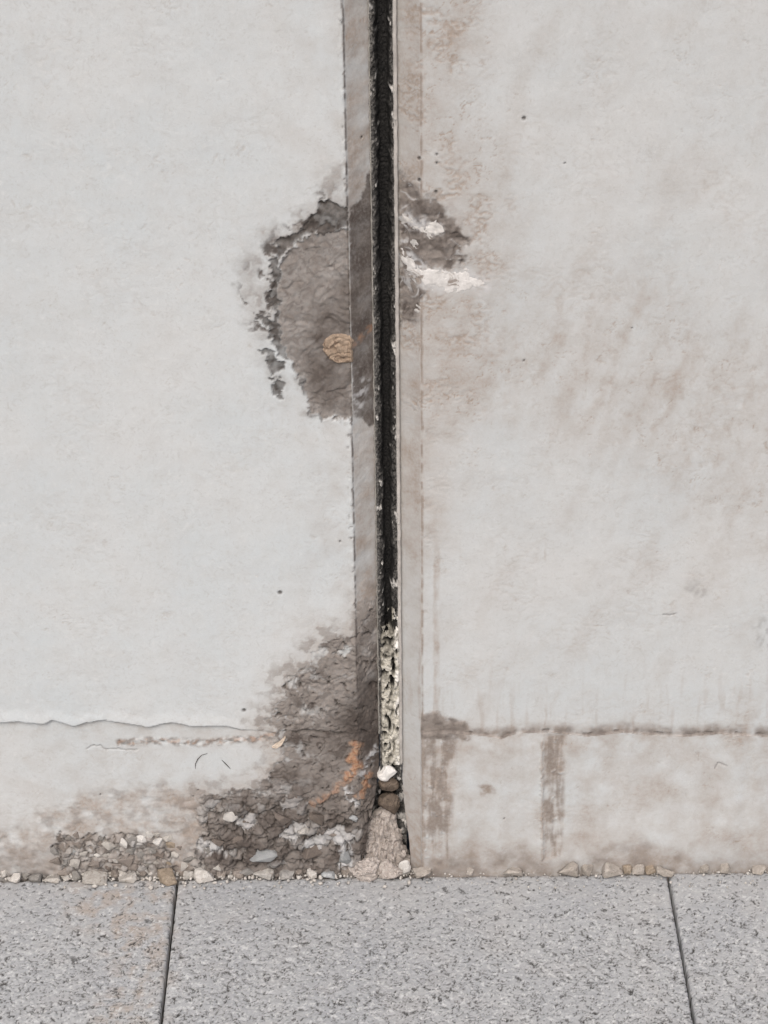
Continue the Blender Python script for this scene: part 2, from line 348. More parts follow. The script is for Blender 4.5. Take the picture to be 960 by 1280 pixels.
def surf_left(x, z):
    """y of the left panel's surface and its dirt and painted shade layers"""
    A = {k: np.zeros(x.shape) for k in ('soil', 'mortar', 'damp_and_shade', 'black', 'rust', 'lime')}
    xj = 0.0004*fbm(z*0+1, z, 60, 3, 41) - 0.0009*sst(0.35, 0.7, fbm(z*0+4, z, 110, 3, 44)); xa = XA_L + xj*0.3
    ch = np.clip((x-XA_L)/(XE_L0-XA_L), 0, 1.4); d = DEPTH*ch
    zm = z + d*(CAM[2]-z)/(-CAM[1])
    n1 = fbm(x, z, 30, 3, 1); n2 = fbm(x, z, 170, 3, 2); n3 = fbm(x, z, 600, 2, 3)
    xw = x + 0.0042*fbm(x, zm, 130, 3, 5) + 0.0009*n3; zw = zm + 0.0042*fbm(x, zm, 130, 3, 6) + 0.0009*fbm(x, zm, 520, 2, 7)
    xs = x + 0.0012*fbm(x, zm, 260, 3, 8); zs = zm + 0.0012*fbm(x, zm, 260, 3, 9)
    h = 0.00030*n1 + 0.00008*n2 + 0.00004*n3
    # trowel flecks in the pale coat
    wx = x + 0.004*fbm(x, z, 60, 2, 11); wz = z + 0.004*fbm(x, z, 60, 2, 12)
    fl = sst(0.62, 0.95, ridge(wx, wz*1.6, 90, 2, 13)*0.5+0.5)*sst(0.05, 0.5, fbm(x, z, 22, 2, 14))
    h -= 0.00011*fl; A['soil'] += 0.12*fl
    f2k = sst(0.72, 0.93, swirl(x, z*1.25, 105, 78))*sst(0.12, 0.42, fbm(x, z, 38, 3, 79)); A['soil'] += 0.30*f2k; h -= 0.00022*f2k
    A['soil'] += 0.05*sst(0.0, 0.6, n1) + 0.05*sst(0.0, 0.6, n2)
    near = sst(-0.075, 0, x-xa)
    A['soil'] += 0.22*near*sst(-0.4, 0.5, fbm(x, z, 45, 3, 15))
    onch = sst(0.02, 0.12, ch)
    A['soil'] += onch*(0.50+0.45*fbm(x, z, 60, 4, 16))
    h += onch*0.0005*fbm(x, z, 90, 3, 17)
    # the arris ridge's small shadow, painted as a thin ragged dark line
    al = np.abs(x-XA_L-xj-0.0002)
    A['damp_and_shade'] += 0.8*sst(0.0013, 0.0003, al)*sst(-0.6, 0.1, fbm(z*0, z, 120, 3, 18)); tk = sst(0.30, 0.6, fbm(x, z, 210, 4, 72))*sst(0.0040, 0.0008, np.abs(x-XA_L+0.0012)); A['damp_and_shade'] = np.maximum(A['damp_and_shade'], 0.6*tk); h -= 0.0006*tk
    h += 0.0007*sst(0.0016, 0.0004, np.abs(x-xa+0.0012))*sst(-0.2, 0.5, fbm(z*0+7, z, 90, 3, 19))
    # upper patch where the coat has come away
    su = sdf(P_UP, xw, zw); mu = sst(0.0006, -0.0006, su)*(x < xa+0.0005)
    lum = swirl(x, zm, 60, 20) 
    A['mortar'] = np.maximum(A['mortar'], mu*(0.86+0.15*n2))
    A['damp_and_shade'] = np.maximum(A['damp_and_shade'], mu*np.clip(0.14+0.66*sst(0.005, -0.009, sdf(P_UPD, xw, zw))+0.45*fbm(xs, zs, 55, 4, 21), 0, 1))
    h -= mu*(0.0022 - 0.0010*lum - 0.0003*fbm(x, z, 320, 3, 22))
    rim = mu*sst(-0.0034, -0.0012, su); A['damp_and_shade'] *= 1-0.8*rim; h += 0.0009*rim*n2
    A['black'] = np.maximum(A['black'], (1-mu)*0.7*sst(0.0034, 0.0006, su)*sst(0.0, 0.35, fbm(xw, zw, 70, 3, 73))*(x < xa))
    A['damp_and_shade'] = np.maximum(A['damp_and_shade'], mu*(1-0.6*rim)*0.5*sst(0.3, 0.8, swirl(x, zm, 95, 23)))
    # black broken rim
    for B, th in ((B1, 0.0), (B2, 0.0), (B3, 0), (B4, 0)):
        sb = sdf(B, xw, zw); mb = sst(0.0007, -0.0007, sb+0.0012*fbm(x, z, 200, 3, 24))*(1-mu)
        A['black'] = np.maximum(A['black'], mb*(0.72+0.35*n2)); h -= mb*0.0016
    sp = sst(0.006, -0.006, sdf(SPOT, xw, zw))
    bl = sst(0.10, 0.36, fbm(xw, zw, 80, 4, 25))*sp*(1-mu)
    A['damp_and_shade'] = np.maximum(A['damp_and_shade'], bl*0.85); A['black'] = np.maximum(A['black'], 0.6*sst(0.3, 0.5, fbm(xw, zw, 80, 4, 25))*sp*(1-mu)); h -= bl*0.0009
    A['mortar'] = np.maximum(A['mortar'], (1-mu)*0.85*sst(0.014, -0.014, sdf(HALO, xw, zw))*sst(-0.3, 0.5, fbm(xw, zw, 65, 4, 26)))
    A['mortar'] = np.maximum(A['mortar'], (1-mu)*np.clip(0.45*sp*(0.7+0.8*fbm(xw, zw, 110, 3, 62)), 0, 1)); A['mortar'] = np.maximum(A['mortar'], (1-mu)*0.55*sst(0.008, 0, su)*sst(-0.2, 0.5, fbm(xw, zw, 90, 4, 63)))
    # chamfer: dark damp stretch, dark foot
    cu = sst(0.001, -0.002, sdf(C_UP, xw, zw))*onch
    A['damp_and_shade'] = np.maximum(A['damp_and_shade'], cu*(0.86+0.25*fbm(x, z, 60, 3, 27)))
    A['lime'] = np.maximum(A['lime'], 0.75*onch*sst(0.006, 0.001, ldist(LIMEC, xs, zs))*sst(-0.2, 0.5, fbm(x, z, 190, 3, 28)))
    A['rust'] = np.maximum(A['rust'], 0.6*sst(0.0035, 0.001, ldist(STRK, xs, zs))*sst(-0.3, 0.4, fbm(x, z, 200, 3, 29)))
    # coat ends in a lip; the band below it sits back
    zc = np.interp(x, CRACK[:, 0], CRACK[:, 1]) + 0.0006*fbm(x, z*0, 160, 3, 30)
    dz = z-zc; xf0 = sst(W1(320, 905)[0], W1(270, 905)[0], x); xfade = xf0*(1-0.9*sst(0.35, 0.6, fbm(x, z*0, 40, 2, 31)))
    below = sst(0.0004, -0.0004, dz)
    h -= below*(0.0006+0.0020*xf0); h += (0.3*xf0+0.7*xfade)*0.0012*sst(0.012, 0, dz)*(1-below)
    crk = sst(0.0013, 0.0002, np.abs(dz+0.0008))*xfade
    A['black'] = np.maximum(A['black'], 0.75*crk)  # black line paints the thin shadow under the coat's lip
    A['soil'] += below*(0.06+0.16*sst(-0.2, 0.5, fbm(x, z, 40, 3, 32)))
    c2 = sst(0.0009, 0.0002, ldist(CR2, xs, zs)); h -= c2*0.0009; A['damp_and_shade'] = np.maximum(A['damp_and_shade'], 0.35*c2)
    tl = ldist(TANL, xs, zs)
    A['rust'] = np.maximum(A['rust'], 0.42*sst(0.004, 0.0008, tl)*sst(-0.1, 0.4, fbm(x, z, 200, 3, 33)))
    A['mortar'] = np.maximum(A['mortar'], 0.8*sst(0.006, 0.0015, tl)*sst(-0.2, 0.3, fbm(x, z, 150, 3, 34)))
    h += 0.0012*sst(0.005, 0.001, tl)*fbm(x, z, 220, 3, 35)
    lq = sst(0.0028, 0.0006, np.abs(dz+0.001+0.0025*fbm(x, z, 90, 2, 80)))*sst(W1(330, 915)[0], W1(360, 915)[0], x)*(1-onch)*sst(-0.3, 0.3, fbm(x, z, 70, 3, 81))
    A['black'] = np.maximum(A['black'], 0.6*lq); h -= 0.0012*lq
    A['soil'] += 0.30*below*sst(0.016, 0.0, -dz)*sst(-0.2, 0.5, fbm(x, z, 60, 3, 82))
    tn = sst(0.014, -0.008, sdf(P_TAN, xw+0.006*fbm(x, z, 40, 3, 74), zw+0.006*fbm(x, z, 40, 3, 75))); A['soil'] += 0.72*tn*np.clip(0.6+0.8*fbm(xw, zw, 70, 4, 36), 0, 1); A['mortar'] = np.maximum(A['mortar'], 0.5*tn*sst(-0.05, 0.5, fbm(xs, zs, 85, 4, 76))); h += 0.0006*tn*fbm(x, z, 150, 3, 77)
    # lower worn area: lumpy open mortar
    sl = sdf(P_LOW, xw+0.0045*fbm(x, zm, 75, 4, 51), zw+0.0045*fbm(x, zm, 75, 4, 52)); ml = sst(0.0012, -0.0012, sl)
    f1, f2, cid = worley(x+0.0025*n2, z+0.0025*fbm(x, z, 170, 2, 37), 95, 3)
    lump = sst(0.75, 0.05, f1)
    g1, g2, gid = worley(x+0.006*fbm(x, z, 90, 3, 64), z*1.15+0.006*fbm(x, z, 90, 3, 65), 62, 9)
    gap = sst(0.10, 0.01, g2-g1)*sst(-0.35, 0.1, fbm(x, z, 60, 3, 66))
    low = sst(W1(400, 960)[1], W1(400, 1040)[1], z)
    A['mortar'] = np.maximum(A['mortar'], ml*np.clip(0.95-0.75*sst(0.05, 0.5, fbm(xw, zw, 70, 4, 83))*sst(-0.045, -0.004, sl)*(1-low), 0, 1))
    swl = swirl(x, zm, 72, 38)
    A['damp_and_shade'] = np.maximum(A['damp_and_shade'], ml*np.clip(-0.08+0.30*sst(W1(400, 900)[1]+0.01, W1(400, 930)[1], zm)+0.65*fbm(xw, zw, 40, 3, 39)+0.62*sst(0.25, 0.9, swl), 0, 1))
    dl = ml*sst(0.012, -0.010, sdf(D_LOW, xw, zw)); A['damp_and_shade'] = np.maximum(A['damp_and_shade'], dl); A['black'] = np.maximum(A['black'], 0.45*dl*sst(-0.3, 0.4, fbm(xs, zs, 60, 3, 71)))
    A['damp_and_shade'] = np.maximum(A['damp_and_shade'], ml*sst(0.008, -0.008, sdf(D_LOW2, xw, zw))*np.clip(0.45+0.75*fbm(xs, zs, 60, 3, 40), 0, 1))
    A['damp_and_shade'] = np.maximum(A['damp_and_shade'], ml*onch*sst(W1(460, 760)[1], W1(460, 800)[1], z)*np.clip(0.36+0.45*sst(W1(460, 810)[1], W1(460, 900)[1], z)+0.4*fbm(xs, zs, 55, 3, 61), 0, 1))
    fr = sst(0.026, 0, sl)*(1-ml); A['soil'] += 0.4*fr; A['mortar'] = np.maximum(A['mortar'], 0.7*fr*sst(0.08, 0.55, fbm(xw, zw, 90, 4, 53)+0.3*fr))
    pit = np.maximum(sst(0.42, 0.62, fbm(xs, zs, 150, 3, 42)), 0.8*sst(0.72, 0.92, swirl(x, zm, 88, 69))*sst(-0.2, 0.4, fbm(x, z, 50, 2, 70))); A['black'] = np.maximum(A['black'], 0.8*ml*pit); h -= ml*pit*0.0018
    mid = sst(W1(400, 905)[1]+0.006, W1(400, 905)[1]-0.006, z)*(1-low); h += ml*(-0.0010+0.0013*swl*(1-0.75*mid)+0.0006*fbm(x, z, 300, 3, 43))
    h += ml*low*((lump-0.4)*0.0035*(0.3+cid)+0.004*(gid-0.4)+0.0035*(g1-0.3)*(gid-0.5)+0.002)
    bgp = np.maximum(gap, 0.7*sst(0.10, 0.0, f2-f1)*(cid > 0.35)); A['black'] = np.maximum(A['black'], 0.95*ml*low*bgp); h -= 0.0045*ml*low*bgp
    gm = ml*low; A['damp_and_shade'] = A['damp_and_shade']*(1-gm)+gm*np.clip(A['damp_and_shade']*0.55+0.75*(gid-0.45)+0.2*n2+0.28*sst(0.008, -0.008, sdf(D_LOW2, xw, zw)), 0, 1); A['lime'] = np.maximum(A['lime'], gm*0.55*(gid < 0.10)*(1-bgp))
    A['mortar'] = np.where((ml*low > 0.5) & (cid > 0.72), A['mortar']*0.6, A['mortar'])
    A['damp_and_shade'] *= 1-0.5*ml*low*(cid > 0.8)*lump
    # stone nest at the foot, left
    ma = sst(0.002, -0.002, sdf(P_A, xw+0.005*fbm(x, z, 70, 3, 67), zw+0.005*fbm(x, z, 70, 3, 68)))
    A['mortar'] = np.maximum(A['mortar'], ma*(0.6+0.3*n2)); A['damp_and_shade'] = np.maximum(A['damp_and_shade'], ma*np.clip(0.1+0.5*n2, 0, 1)); A['black'] = np.maximum(A['black'], 0.75*ma*sst(0.12, 0.0, f2-f1)); h -= ma*0.002*sst(0.12, 0, f2-f1); h += ma*0.0025*lump*cid; h -= ma*0.0015
    h += ma*0.0025*fbm(x, z, 200, 3, 47)
    mbs = sst(0.005, -0.006, sdf(P_BASE, xw, zw))
    A['mortar'] = np.maximum(A['mortar'], 0.65*mbs*(0.7+0.5*n2))
    foot = sst(0.016, 0.002, z+0.003*n2)*(1-ml)
    A['damp_and_shade'] = np.maximum(A['damp_and_shade'], 0.75*foot*sst(-0.2, 0.5, fbm(x, z, 90, 3, 48)))
    # rust and lime smears
    for L, w, a in ((RUSTL[:4], 0.0068, 0.85), (RUSTL[3:], 0.0045, 0.45), (RUSTL2, 0.0045, 0.65)):
        r = sst(w, w*0.25, ldist(L, xw, zw))*sst(-0.25, 0.3, swirl(x, zm, 90, 49)); A['rust'] = np.maximum(A['rust'], a*r); h += 0.001*r
    for L, w, a in ((LIMEL, 0.0052, 0.8), (LIMEL2, 0.0045, 0.85), (LIMEL3, 0.007, 0.8)):
        r = sst(w, w*0.25, ldist(L, xw, zw))*sst(-0.2, 0.3, fbm(xs, zs, 190, 3, 50)); A['lime'] = np.maximum(A['lime'], a*r); h += 0.0012*r
    for dx, dzz, r in DOTS:
        if dx < 0:
            q = sst(r*1.2, r*0.5, np.hypot(x-dx, z-dzz)); A['black'] = np.maximum(A['black'], 0.85*q); h -= 0.0012*q
    return d-h, A

P_RD = W([(500, 212), (508, 222), (518, 236), (530, 243), (550, 256), (560, 268), (574, 282), (581, 300), (583, 318), (572, 330), (556, 333), (530, 336), (512, 345), (500, 345)])
P_RD2 = W([(500, 345), (520, 350), (530, 366), (524, 385), (512, 402), (500, 408)])
P_RB = W([(560, 290), (578, 296), (582, 315), (572, 330), (562, 322), (568, 308)])
P_WARM = W([(490, -40), (590, -40), (610, 60), (575, 120), (600, 200), (640, 250), (640, 330), (610, 420), (600, 490), (560, 560), (560, 640), (545, 700), (490, 700)])
BAND = W([(560, 470), (640, 400), (740, 330), (860, 380), (1000, 480), (1000, 680), (880, 640), (780, 560), (700, 520), (620, 510)])
LH1 = W([(502, 268), (520, 282), (546, 287)]); LH2 = W([(502, 306), (514, 326), (530, 344)]); LH3 = W([(530, 350), (560, 352), (586, 348), (604, 357)])
S1 = W([(546, 655), (546, 700), (545, 780), (546, 850), (545, 890)])
S2 = W([(527, 690), (527, 780), (524, 870), (524, 900)])
S3 = W([(683, 652), (682, 700)]); S4 = W([(684, 838), (684, 868), (682, 905)])
K1 = W([(527, 920), (571, 922), (566, 1000), (560, 1084), (527, 1084)])
K2 = W([(679, 916), (706, 918), (704, 1000), (702, 1068), (680, 1074)])
K2L = W([(677, 925), (677, 990), (678, 1072)])
LED_D = W([(518, 896), (545, 890), (560, 898), (585, 905), (585, 922), (527, 922)])
SM1 = W([(855, 735), (878, 722), (890, 735), (872, 748)]); SM2 = W([(945, 775), (975, 770), (975, 812), (948, 812)])
SCR1 = W([(829, 768), (837, 769), (845, 767)]); SCR2 = W([(893, 960), (897, 952), (908, 956)])
BR1 = W([(600, 982), (612, 980), (616, 988), (606, 994)])
def surf_right(x, z):
    A = {k: np.zeros(x.shape) for k in ('soil', 'mortar', 'damp_and_shade', 'black', 'rust', 'lime')}
    xa = XA_R + 0.0004*fbm(z*0+1, z, 50, 3, 141)
    ch = np.clip((xa-x)/(XA_R-XE_R0), 0, 1.4); d = DEPTH*ch
    zm = z + d*(CAM[2]-z)/(-CAM[1])
    n1 = fbm(x, z, 28, 3, 101); n2 = fbm(x, z, 170, 3, 102); n3 = fbm(x, z, 600, 2, 103)
    xw = x + 0.0042*fbm(x, zm, 130, 3, 105) + 0.0009*n3; zw = zm + 0.0042*fbm(x, zm, 130, 3, 106) + 0.0009*fbm(x, zm, 520, 2, 107)
    xs = x + 0.0014*fbm(x, zm, 240, 3, 108); zs = zm + 0.0014*fbm(x, zm, 240, 3, 109)
    onch = sst(0.02, 0.12, ch)
    h = 0.00030*n1 + 0.00008*n2 + 0.00004*n3
    nearj = sst(W1(680, 300)[0], W1(560, 300)[0], x)*sst(W1(600, 620)[1], W1(600, 480)[1], z)
    bd = sst(0.045, -0.03, sdf(BAND, xw, zw, 0.08))
    f2k = sst(0.68, 0.92, swirl(x, z*1.3, 105, 178))*sst(0.16-0.3*np.maximum(nearj, 0.6*bd), 0.46-0.3*np.maximum(nearj, 0.6*bd), fbm(x, z, 38, 3, 179)); A['soil'] += (0.32+0.38*nearj+0.15*bd)*f2k; h -= 0.00026*f2k
    A['soil'] += 0.05+0.06*sst(-0.1, 0.6, n1) + 0.05*sst(0.0, 0.6, n2)
    wx = x + 0.004*fbm(x, z, 60, 2, 111); wz = z + 0.004*fbm(x, z, 60, 2, 112)
    fl = sst(0.62, 0.95, ridge(wx, wz*1.6, 90, 2, 113)*0.5+0.5)*sst(0.0, 0.5, fbm(x, z, 22, 2, 114))
    h -= 0.00011*fl; A['soil'] += 0.15*fl
    # warm run-off beside the joint, with scaly flecks
    wm = sst(0.022, -0.022, sdf(P_WARM, xw, zw, 0.06))
    A['soil'] += 0.06 + wm*(0.38+0.28*fbm(x, z, 55, 4, 115))
    sc = sst(0.5, 0.85, ridge(xs*1.0, zs*1.5, 150, 3, 116)*0.5+0.5)*sst(-0.05, 0.35, fbm(x, z, 40, 3, 117))
    A['soil'] += 0.45*wm*sc*sst(W1(600, 520)[1], W1(600, 440)[1], z); h -= 0.0004*wm*sc
    A['soil'] += onch*0.16
    # slanting wiped smudges across the panel
    u = x*0.94-z*0.34; v = z*0.94+x*0.34
    sm = sst(0.0, 0.75, 0.8*fbm(u*1.0, v*0.28, 62, 3, 118)+0.45*fbm(x, z*0.7, 110, 4, 119))
    bd = sst(0.045, -0.03, sdf(BAND, xw, zw, 0.08))
    A['soil'] += bd*(0.30*sm + 0.17 + 0.20*fbm(u, v*0.4, 60, 4, 161))
    sm2 = sst(0.2, 0.55, fbm(x*1.2, z*0.8, 120, 3, 120))*bd; A['soil'] += 0.16*sm2; h -= 0.0001*sm2
    A['soil'] += 0.14*sst(0.1, 0.6, fbm(u, v*0.3, 34, 3, 121))
    # arris line
    al = np.abs(x-xa)
    aq = sst(0.0012, 0.0003, al)*sst(-0.6, 0.2, fbm(z*0, z, 90, 3, 122)); A['soil'] += 0.6*aq; A['damp_and_shade'] = np.maximum(A['damp_and_shade'], 0.28*aq); h -= 0.0004*sst(0.0011, 0.0002, al)
    # brown patch beside the joint
    for P, a in ((P_RD, 0.8), (P_RD2, 0.85)):
        sr = sdf(P, xw, zw); m = sst(0.0026, -0.0022, sr); A['mortar'] = np.maximum(A['mortar'], 0.6*sst(0.010, 0, sr)*sst(-0.25, 0.5, fbm(xw, zw, 95, 4, 163)))
        A['mortar'] = np.maximum(A['mortar'], m*0.95); swr = swirl(x+0.05, zm, 48, 172); A['lime'] = np.maximum(A['lime'], m*0.6*sst(0.6, 0.92, swr)*sst(-0.2, 0.4, fbm(x, z, 60, 2, 173)))
        A['damp_and_shade'] = np.maximum(A['damp_and_shade'], m*np.clip(a*(0.22+0.6*fbm(xs, zs, 65, 3, 123)+0.75*sst(0.0, 0.8, swirl(x, zm, 70, 124))), 0, 1)); h -= m*(0.0008-0.0009*ridge(xs, zs, 110, 2, 125))
    for L, w, a in ((LH1, 0.0075, 0.75), (LH2, 0.008, 0.8), (LH3, 0.011, 0.8)):
        q = sst(w, w*0.15, ldist(L, xw, zw))*sst(-0.25, 0.45, swirl(x, zm, 80, 170)+0.3*n2); A['lime'] = np.maximum(A['lime'], a*q)
    m = sst(0.0012, -0.0012, sdf(P_RB, xw, zw)); A['damp_and_shade'] = np.maximum(A['damp_and_shade'], 0.95*m*sst(-0.3, 0.3, fbm(xs, zs, 110, 3, 126))); h -= 0.0012*m
    # vertical run marks
    for L, w, a in ((S1, 0.0034, 0.6), (S2, 0.0018, 0.4), (S3, 0.0011, 0.5), (S4, 0.0013, 0.6)):
        q = sst(w, w*0.3, ldist(L, x+0.0006*fbm(x, z, 90, 2, 127), z))*np.clip(0.55+0.8*fbm(x*4, z, 60, 3, 128), 0, 1)*sst(L[:, 1].max(), L[:, 1].max()-0.04, z); A['soil'] += a*q
    rs = sst(0.1, 0.6, fbm(x, z*0.12, 170, 3, 129))*sst(W1(680, 800)[1], W1(680, 905)[1], z)
    A['soil'] += 0.28*rs*(z > W1(680, 915)[1])
    # ledge of the lower band
    zl = np.interp(x, LEDGE[:, 0], LEDGE[:, 1]) + 0.0009*fbm(x, z*0, 130, 3, 130)
    dz = z-zl; on = 1-onch
    below = sst(0.0006, -0.0006, dz)*on
    h += below*0.0018*(0.7+0.4*fbm(x, z*0, 60, 2, 131))
    q = sst(0.0125, 0.0, dz)*sst(-0.0012, 0.0, dz)*on*np.clip(0.75+0.9*fbm(x, z, 90, 4, 132), 0, 1)
    fade = 0.6+0.4*sst(-0.2, 0.3, fbm(x, z*0, 26, 2, 133))
    A['mortar'] = np.maximum(A['mortar'], 0.9*q*fade); A['soil'] += 0.9*q*fade; A['damp_and_shade'] = np.maximum(A['damp_and_shade'], 0.6*q*sst(-0.25, 0.3, fbm(xs, zs, 70, 3, 160)))
    q2 = sst(0.0016, 0.0003, np.abs(dz-0.001))*sst(0.0, 0.4, fbm(x, z*0.3, 90, 3, 134))*on; A['damp_and_shade'] = np.maximum(A['damp_and_shade'], 0.75*q2); h -= 0.001*q2
    q3 = sst(0.004, -0.004, sdf(LED_D, xw, zw))*on; A['soil'] += 0.7*q3; A['mortar'] = np.maximum(A['mortar'], 0.8*q3); A['damp_and_shade'] = np.maximum(A['damp_and_shade'], 0.6*q3*sst(-0.2, 0.4, fbm(xs, zs, 120, 3, 135)))
    h += 0.0008*q3*fbm(x, z, 160, 3, 136)
    bb = sst(0.002, -0.002, dz)*on
    A['soil'] += bb*(0.20+0.40*fbm(x, z, 42, 4, 137))
    A['soil'] += bb*0.25*sst(W1(800, 918)[1]-0.035, W1(800, 918)[1], z)*sst(-0.3, 0.4, fbm(x, z, 60, 3, 150))
    for K, a in ((K1, 0.72), (K2, 0.8)):
        q = sst(0.0028, -0.0028, sdf(K, x+0.0012*fbm(x, z, 110, 3, 138), z))*on
        v_ = np.clip(0.62+0.55*fbm(x*3.0, z*0.35, 70, 4, 139)+0.5*fbm(x, z, 90, 4, 159)-0.35*sst(W1(600, 1020)[1], W1(600, 1075)[1], z), 0, 1)
        A['soil'] += a*q*v_; A['damp_and_shade'] = np.maximum(A['damp_and_shade'], 0.42*q*sst(0.3, 0.8, v_)); h -= 0.0006*q
        sc2 = sst(0.35, 0.6, fbm(xs, zs, 170, 3, 142))*q; A['soil'] -= 0.4*sc2; h += 0.0006*sc2
    q = sst(0.0013, 0.0003, ldist(K2L, xs, zs)); h += 0.0012*q; A['soil'] += 0.3*q
    q = sst(0.004, -0.004, sdf(BR1, xw, zw)); A['soil'] += 0.7*q; A['damp_and_shade'] = np.maximum(A['damp_and_shade'], 0.25*q)
    foot = sst(0.040, 0.0, z+0.022*fbm(x, z, 26, 4, 143))*on*np.clip(0.75+0.7*fbm(xw, zw, 60, 4, 162), 0, 1)
    A['soil'] += 0.6*foot; A['mortar'] = np.maximum(A['mortar'], 0.45*foot); A['damp_and_shade'] = np.maximum(A['damp_and_shade'], 0.4*foot*foot*np.clip(0.5+0.9*fbm(x, z, 80, 3, 144), 0, 1))
    ft2 = sst(0.16, 0.0, z)*onch; A['soil'] += 0.85*ft2*(0.7+0.4*n2)
    for P, a in ((SM1, 0.3), (SM2, 0.3)):
        q = sst(0.005, -0.005, sdf(P, xw, zw))*sst(-0.3, 0.4, fbm(x, z*0.6, 160, 3, 145)); A['damp_and_shade'] = np.maximum(A['damp_and_shade'], a*q)
    for S in (SCR1, SCR2):
        q = sst(0.0008, 0.0002, ldist(S, x, z)); A['black'] = np.maximum(A['black'], 0.45*q); h -= 0.0006*q
    for dx, dzz, r in DOTS:
        if dx > 0:
            q = sst(r*1.2, r*0.5, np.hypot(x-dx, zm-dzz)); A['black'] = np.maximum(A['black'], 0.85*q); h -= 0.0012*q
    return d-h, A

STEP = 0.00085
def coarse(a, b, n, e=1.8): return a+(b-a)*(np.linspace(0, 1, n+1)[1:]**e)
zrows = np.concatenate([[-0.03, -0.012], np.arange(-0.006, 0.745, STEP), coarse(0.745, 2.4, 12)])
def build_panel(side, root):
    xa0 = XA_L if side < 0 else XA_R; sf = surf_left if side < 0 else surf_right; xe = xe_left if side < 0 else xe_right
    lim = 0.325
    n = int((lim-abs(xa0))/STEP); face = np.linspace(side*lim, xa0, n)
    face = np.concatenate([coarse(side*lim, side*2.2, 10)[::-1], face])
    nC = 36; t = np.linspace(0, 1, nC+1)[1:]
    nr = len(zrows); Z0 = zrows[:, None]
    xf = np.repeat(face[None], nr, 0); xev = xe(zrows)[:, None]
    X = np.concatenate([xf, xa0+(xev-xa0)*t[None]], 1); Z = np.repeat(Z0, X.shape[1], 1)
    Y, A = sf(X.ravel(), Z.ravel()); Y = Y.reshape(X.shape)
    nf, nc = len(face), X.shape[1]
    ret = np.array([0.0006, 0.002, 0.005, 0.01, 0.02, 0.04, 0.08, 0.14])
    XR = np.repeat(xev, len(ret), 1) + side*0.0001; YR = np.maximum(Y[:, -1:], 0.002)+ret[None]; ZR = np.repeat(Z0, len(ret), 1)
    XB = np.repeat(np.array([[side*2.2]]), nr, 0); YB = np.full((nr, 1), 0.16)
    X = np.concatenate([X, XR, XB], 1); Y = np.concatenate([Y, YR, YB], 1); Z = np.concatenate([Z, ZR, Z0], 1)
    tot = X.shape[1]
    for k in A:
        a = A[k].reshape(nr, nc)
        A[k] = np.concatenate([a, np.repeat(a[:, -1:], len(ret)+1, 1)], 1).ravel()
    i = np.arange(nr*tot).reshape(nr, tot); j = np.roll(i, -1, 1)
    q = np.stack([i[:-1], j[:-1], j[1:], i[1:]], -1)
    if side > 0: q = q[..., ::-1]
    co = np.stack([X.ravel(), Y.ravel(), Z.ravel()], 1)
    colk = np.arange(tot)[None].repeat(nr-1, 0)
    zc = 0.5*(Z[:-1]+Z[1:]); plinth = (zc < zcrack(side, X[:-1])-0.0002) & (colk < nf-1)
    edge = (colk >= nf-1) & (colk < nc+len(ret)-1)
    rest = ~plinth & ~edge
    np_mesh('panel_face', co, q[rest], M_CON, A, root)
    np_mesh('plinth_band', co, q[plinth], M_CON, A, root)
    np_mesh('chamfered_edge', co, q[edge], M_CON, A, root)
    top = i[-1] if side > 0 else i[-1][::-1]
    me = bpy.data.meshes.new('top_cap'); me.from_pydata([tuple(co[v]) for v in top], [], [tuple(range(len(top)))]); me.materials.append(M_CON)
    link(bpy.data.objects.new('top_cap', me), root)
PL = empty('concrete_panel'); PR = empty('concrete_panel')
tag(PL, 'cool pale concrete panel left of the black joint, with dark spalled patches and ochre spot', 'wall panel', 'concrete panels either side of the joint')
tag(PR, 'warm stained concrete panel right of the black joint, with white crusts and brown streaks', 'wall panel', 'concrete panels either side of the joint')
build_panel(-1, PL); build_panel(1, PR)

# ---------------- crusts lying on the panels (parts of the panel)
def crust(name, poly, thick, mat, parent, sf, seed, rough=0.22, label=None, step=0.0005, dome=0.003, wob=0.0028, ring=0.0):
    P = W(poly); lo = P.min(0)-0.006; hi = P.max(0)+0.006
    xs_ = np.arange(lo[0], hi[0], step); zs_ = np.arange(lo[1], hi[1], step)
    X, Z = np.meshgrid(xs_, zs_); sh = X.shape; x, z = X.ravel(), Z.ravel()
    Y, _ = sf(x, z)
    zm = z + np.maximum(Y, 0)*(CAM[2]-z)/(-CAM[1])
    s = sdf(P, x+wob*fbm(x, z, 150, 3, seed), zm+wob*fbm(x, z, 150, 3, seed+1)) + 0.9*wob*sst(0.15, 0.5, swirl(x, z, 85, seed+5)-0.2)*(wob > 0.002)
    t = np.sqrt(np.clip(-s/dome, 0, 1))
    H = thick*t*(1+rough*fbm(x, z, 200, 2, seed+2)+rough*swirl(x, z, 110, seed+3)+ring*np.sin(np.clip(-s, 0, 1)*1500)) - 0.0005*sst(0, 0.0008, s)
    co = np.stack([x, Y-H-0.0001, z], 1)
    q = grid_quads(*sh); keep = (s.reshape(sh) < 0.0008); k4 = keep[:-1, :-1] & keep[1:, :-1] & keep[:-1, 1:] & keep[1:, 1:]
    o = np_mesh(name, co, q[k4], mat, None, parent)
    if label: o['label'] = label
    return o
crust('lime_crust', [(501, 264), (512, 271), (520, 278), (530, 284), (538, 276), (550, 275), (558, 283), (557, 293), (548, 298), (534, 298), (524, 292), (512, 280), (501, 274)], 0.0003, M_LIME, PR, surf_right, 201, label='upper white lime crust ending in a rounded blob')
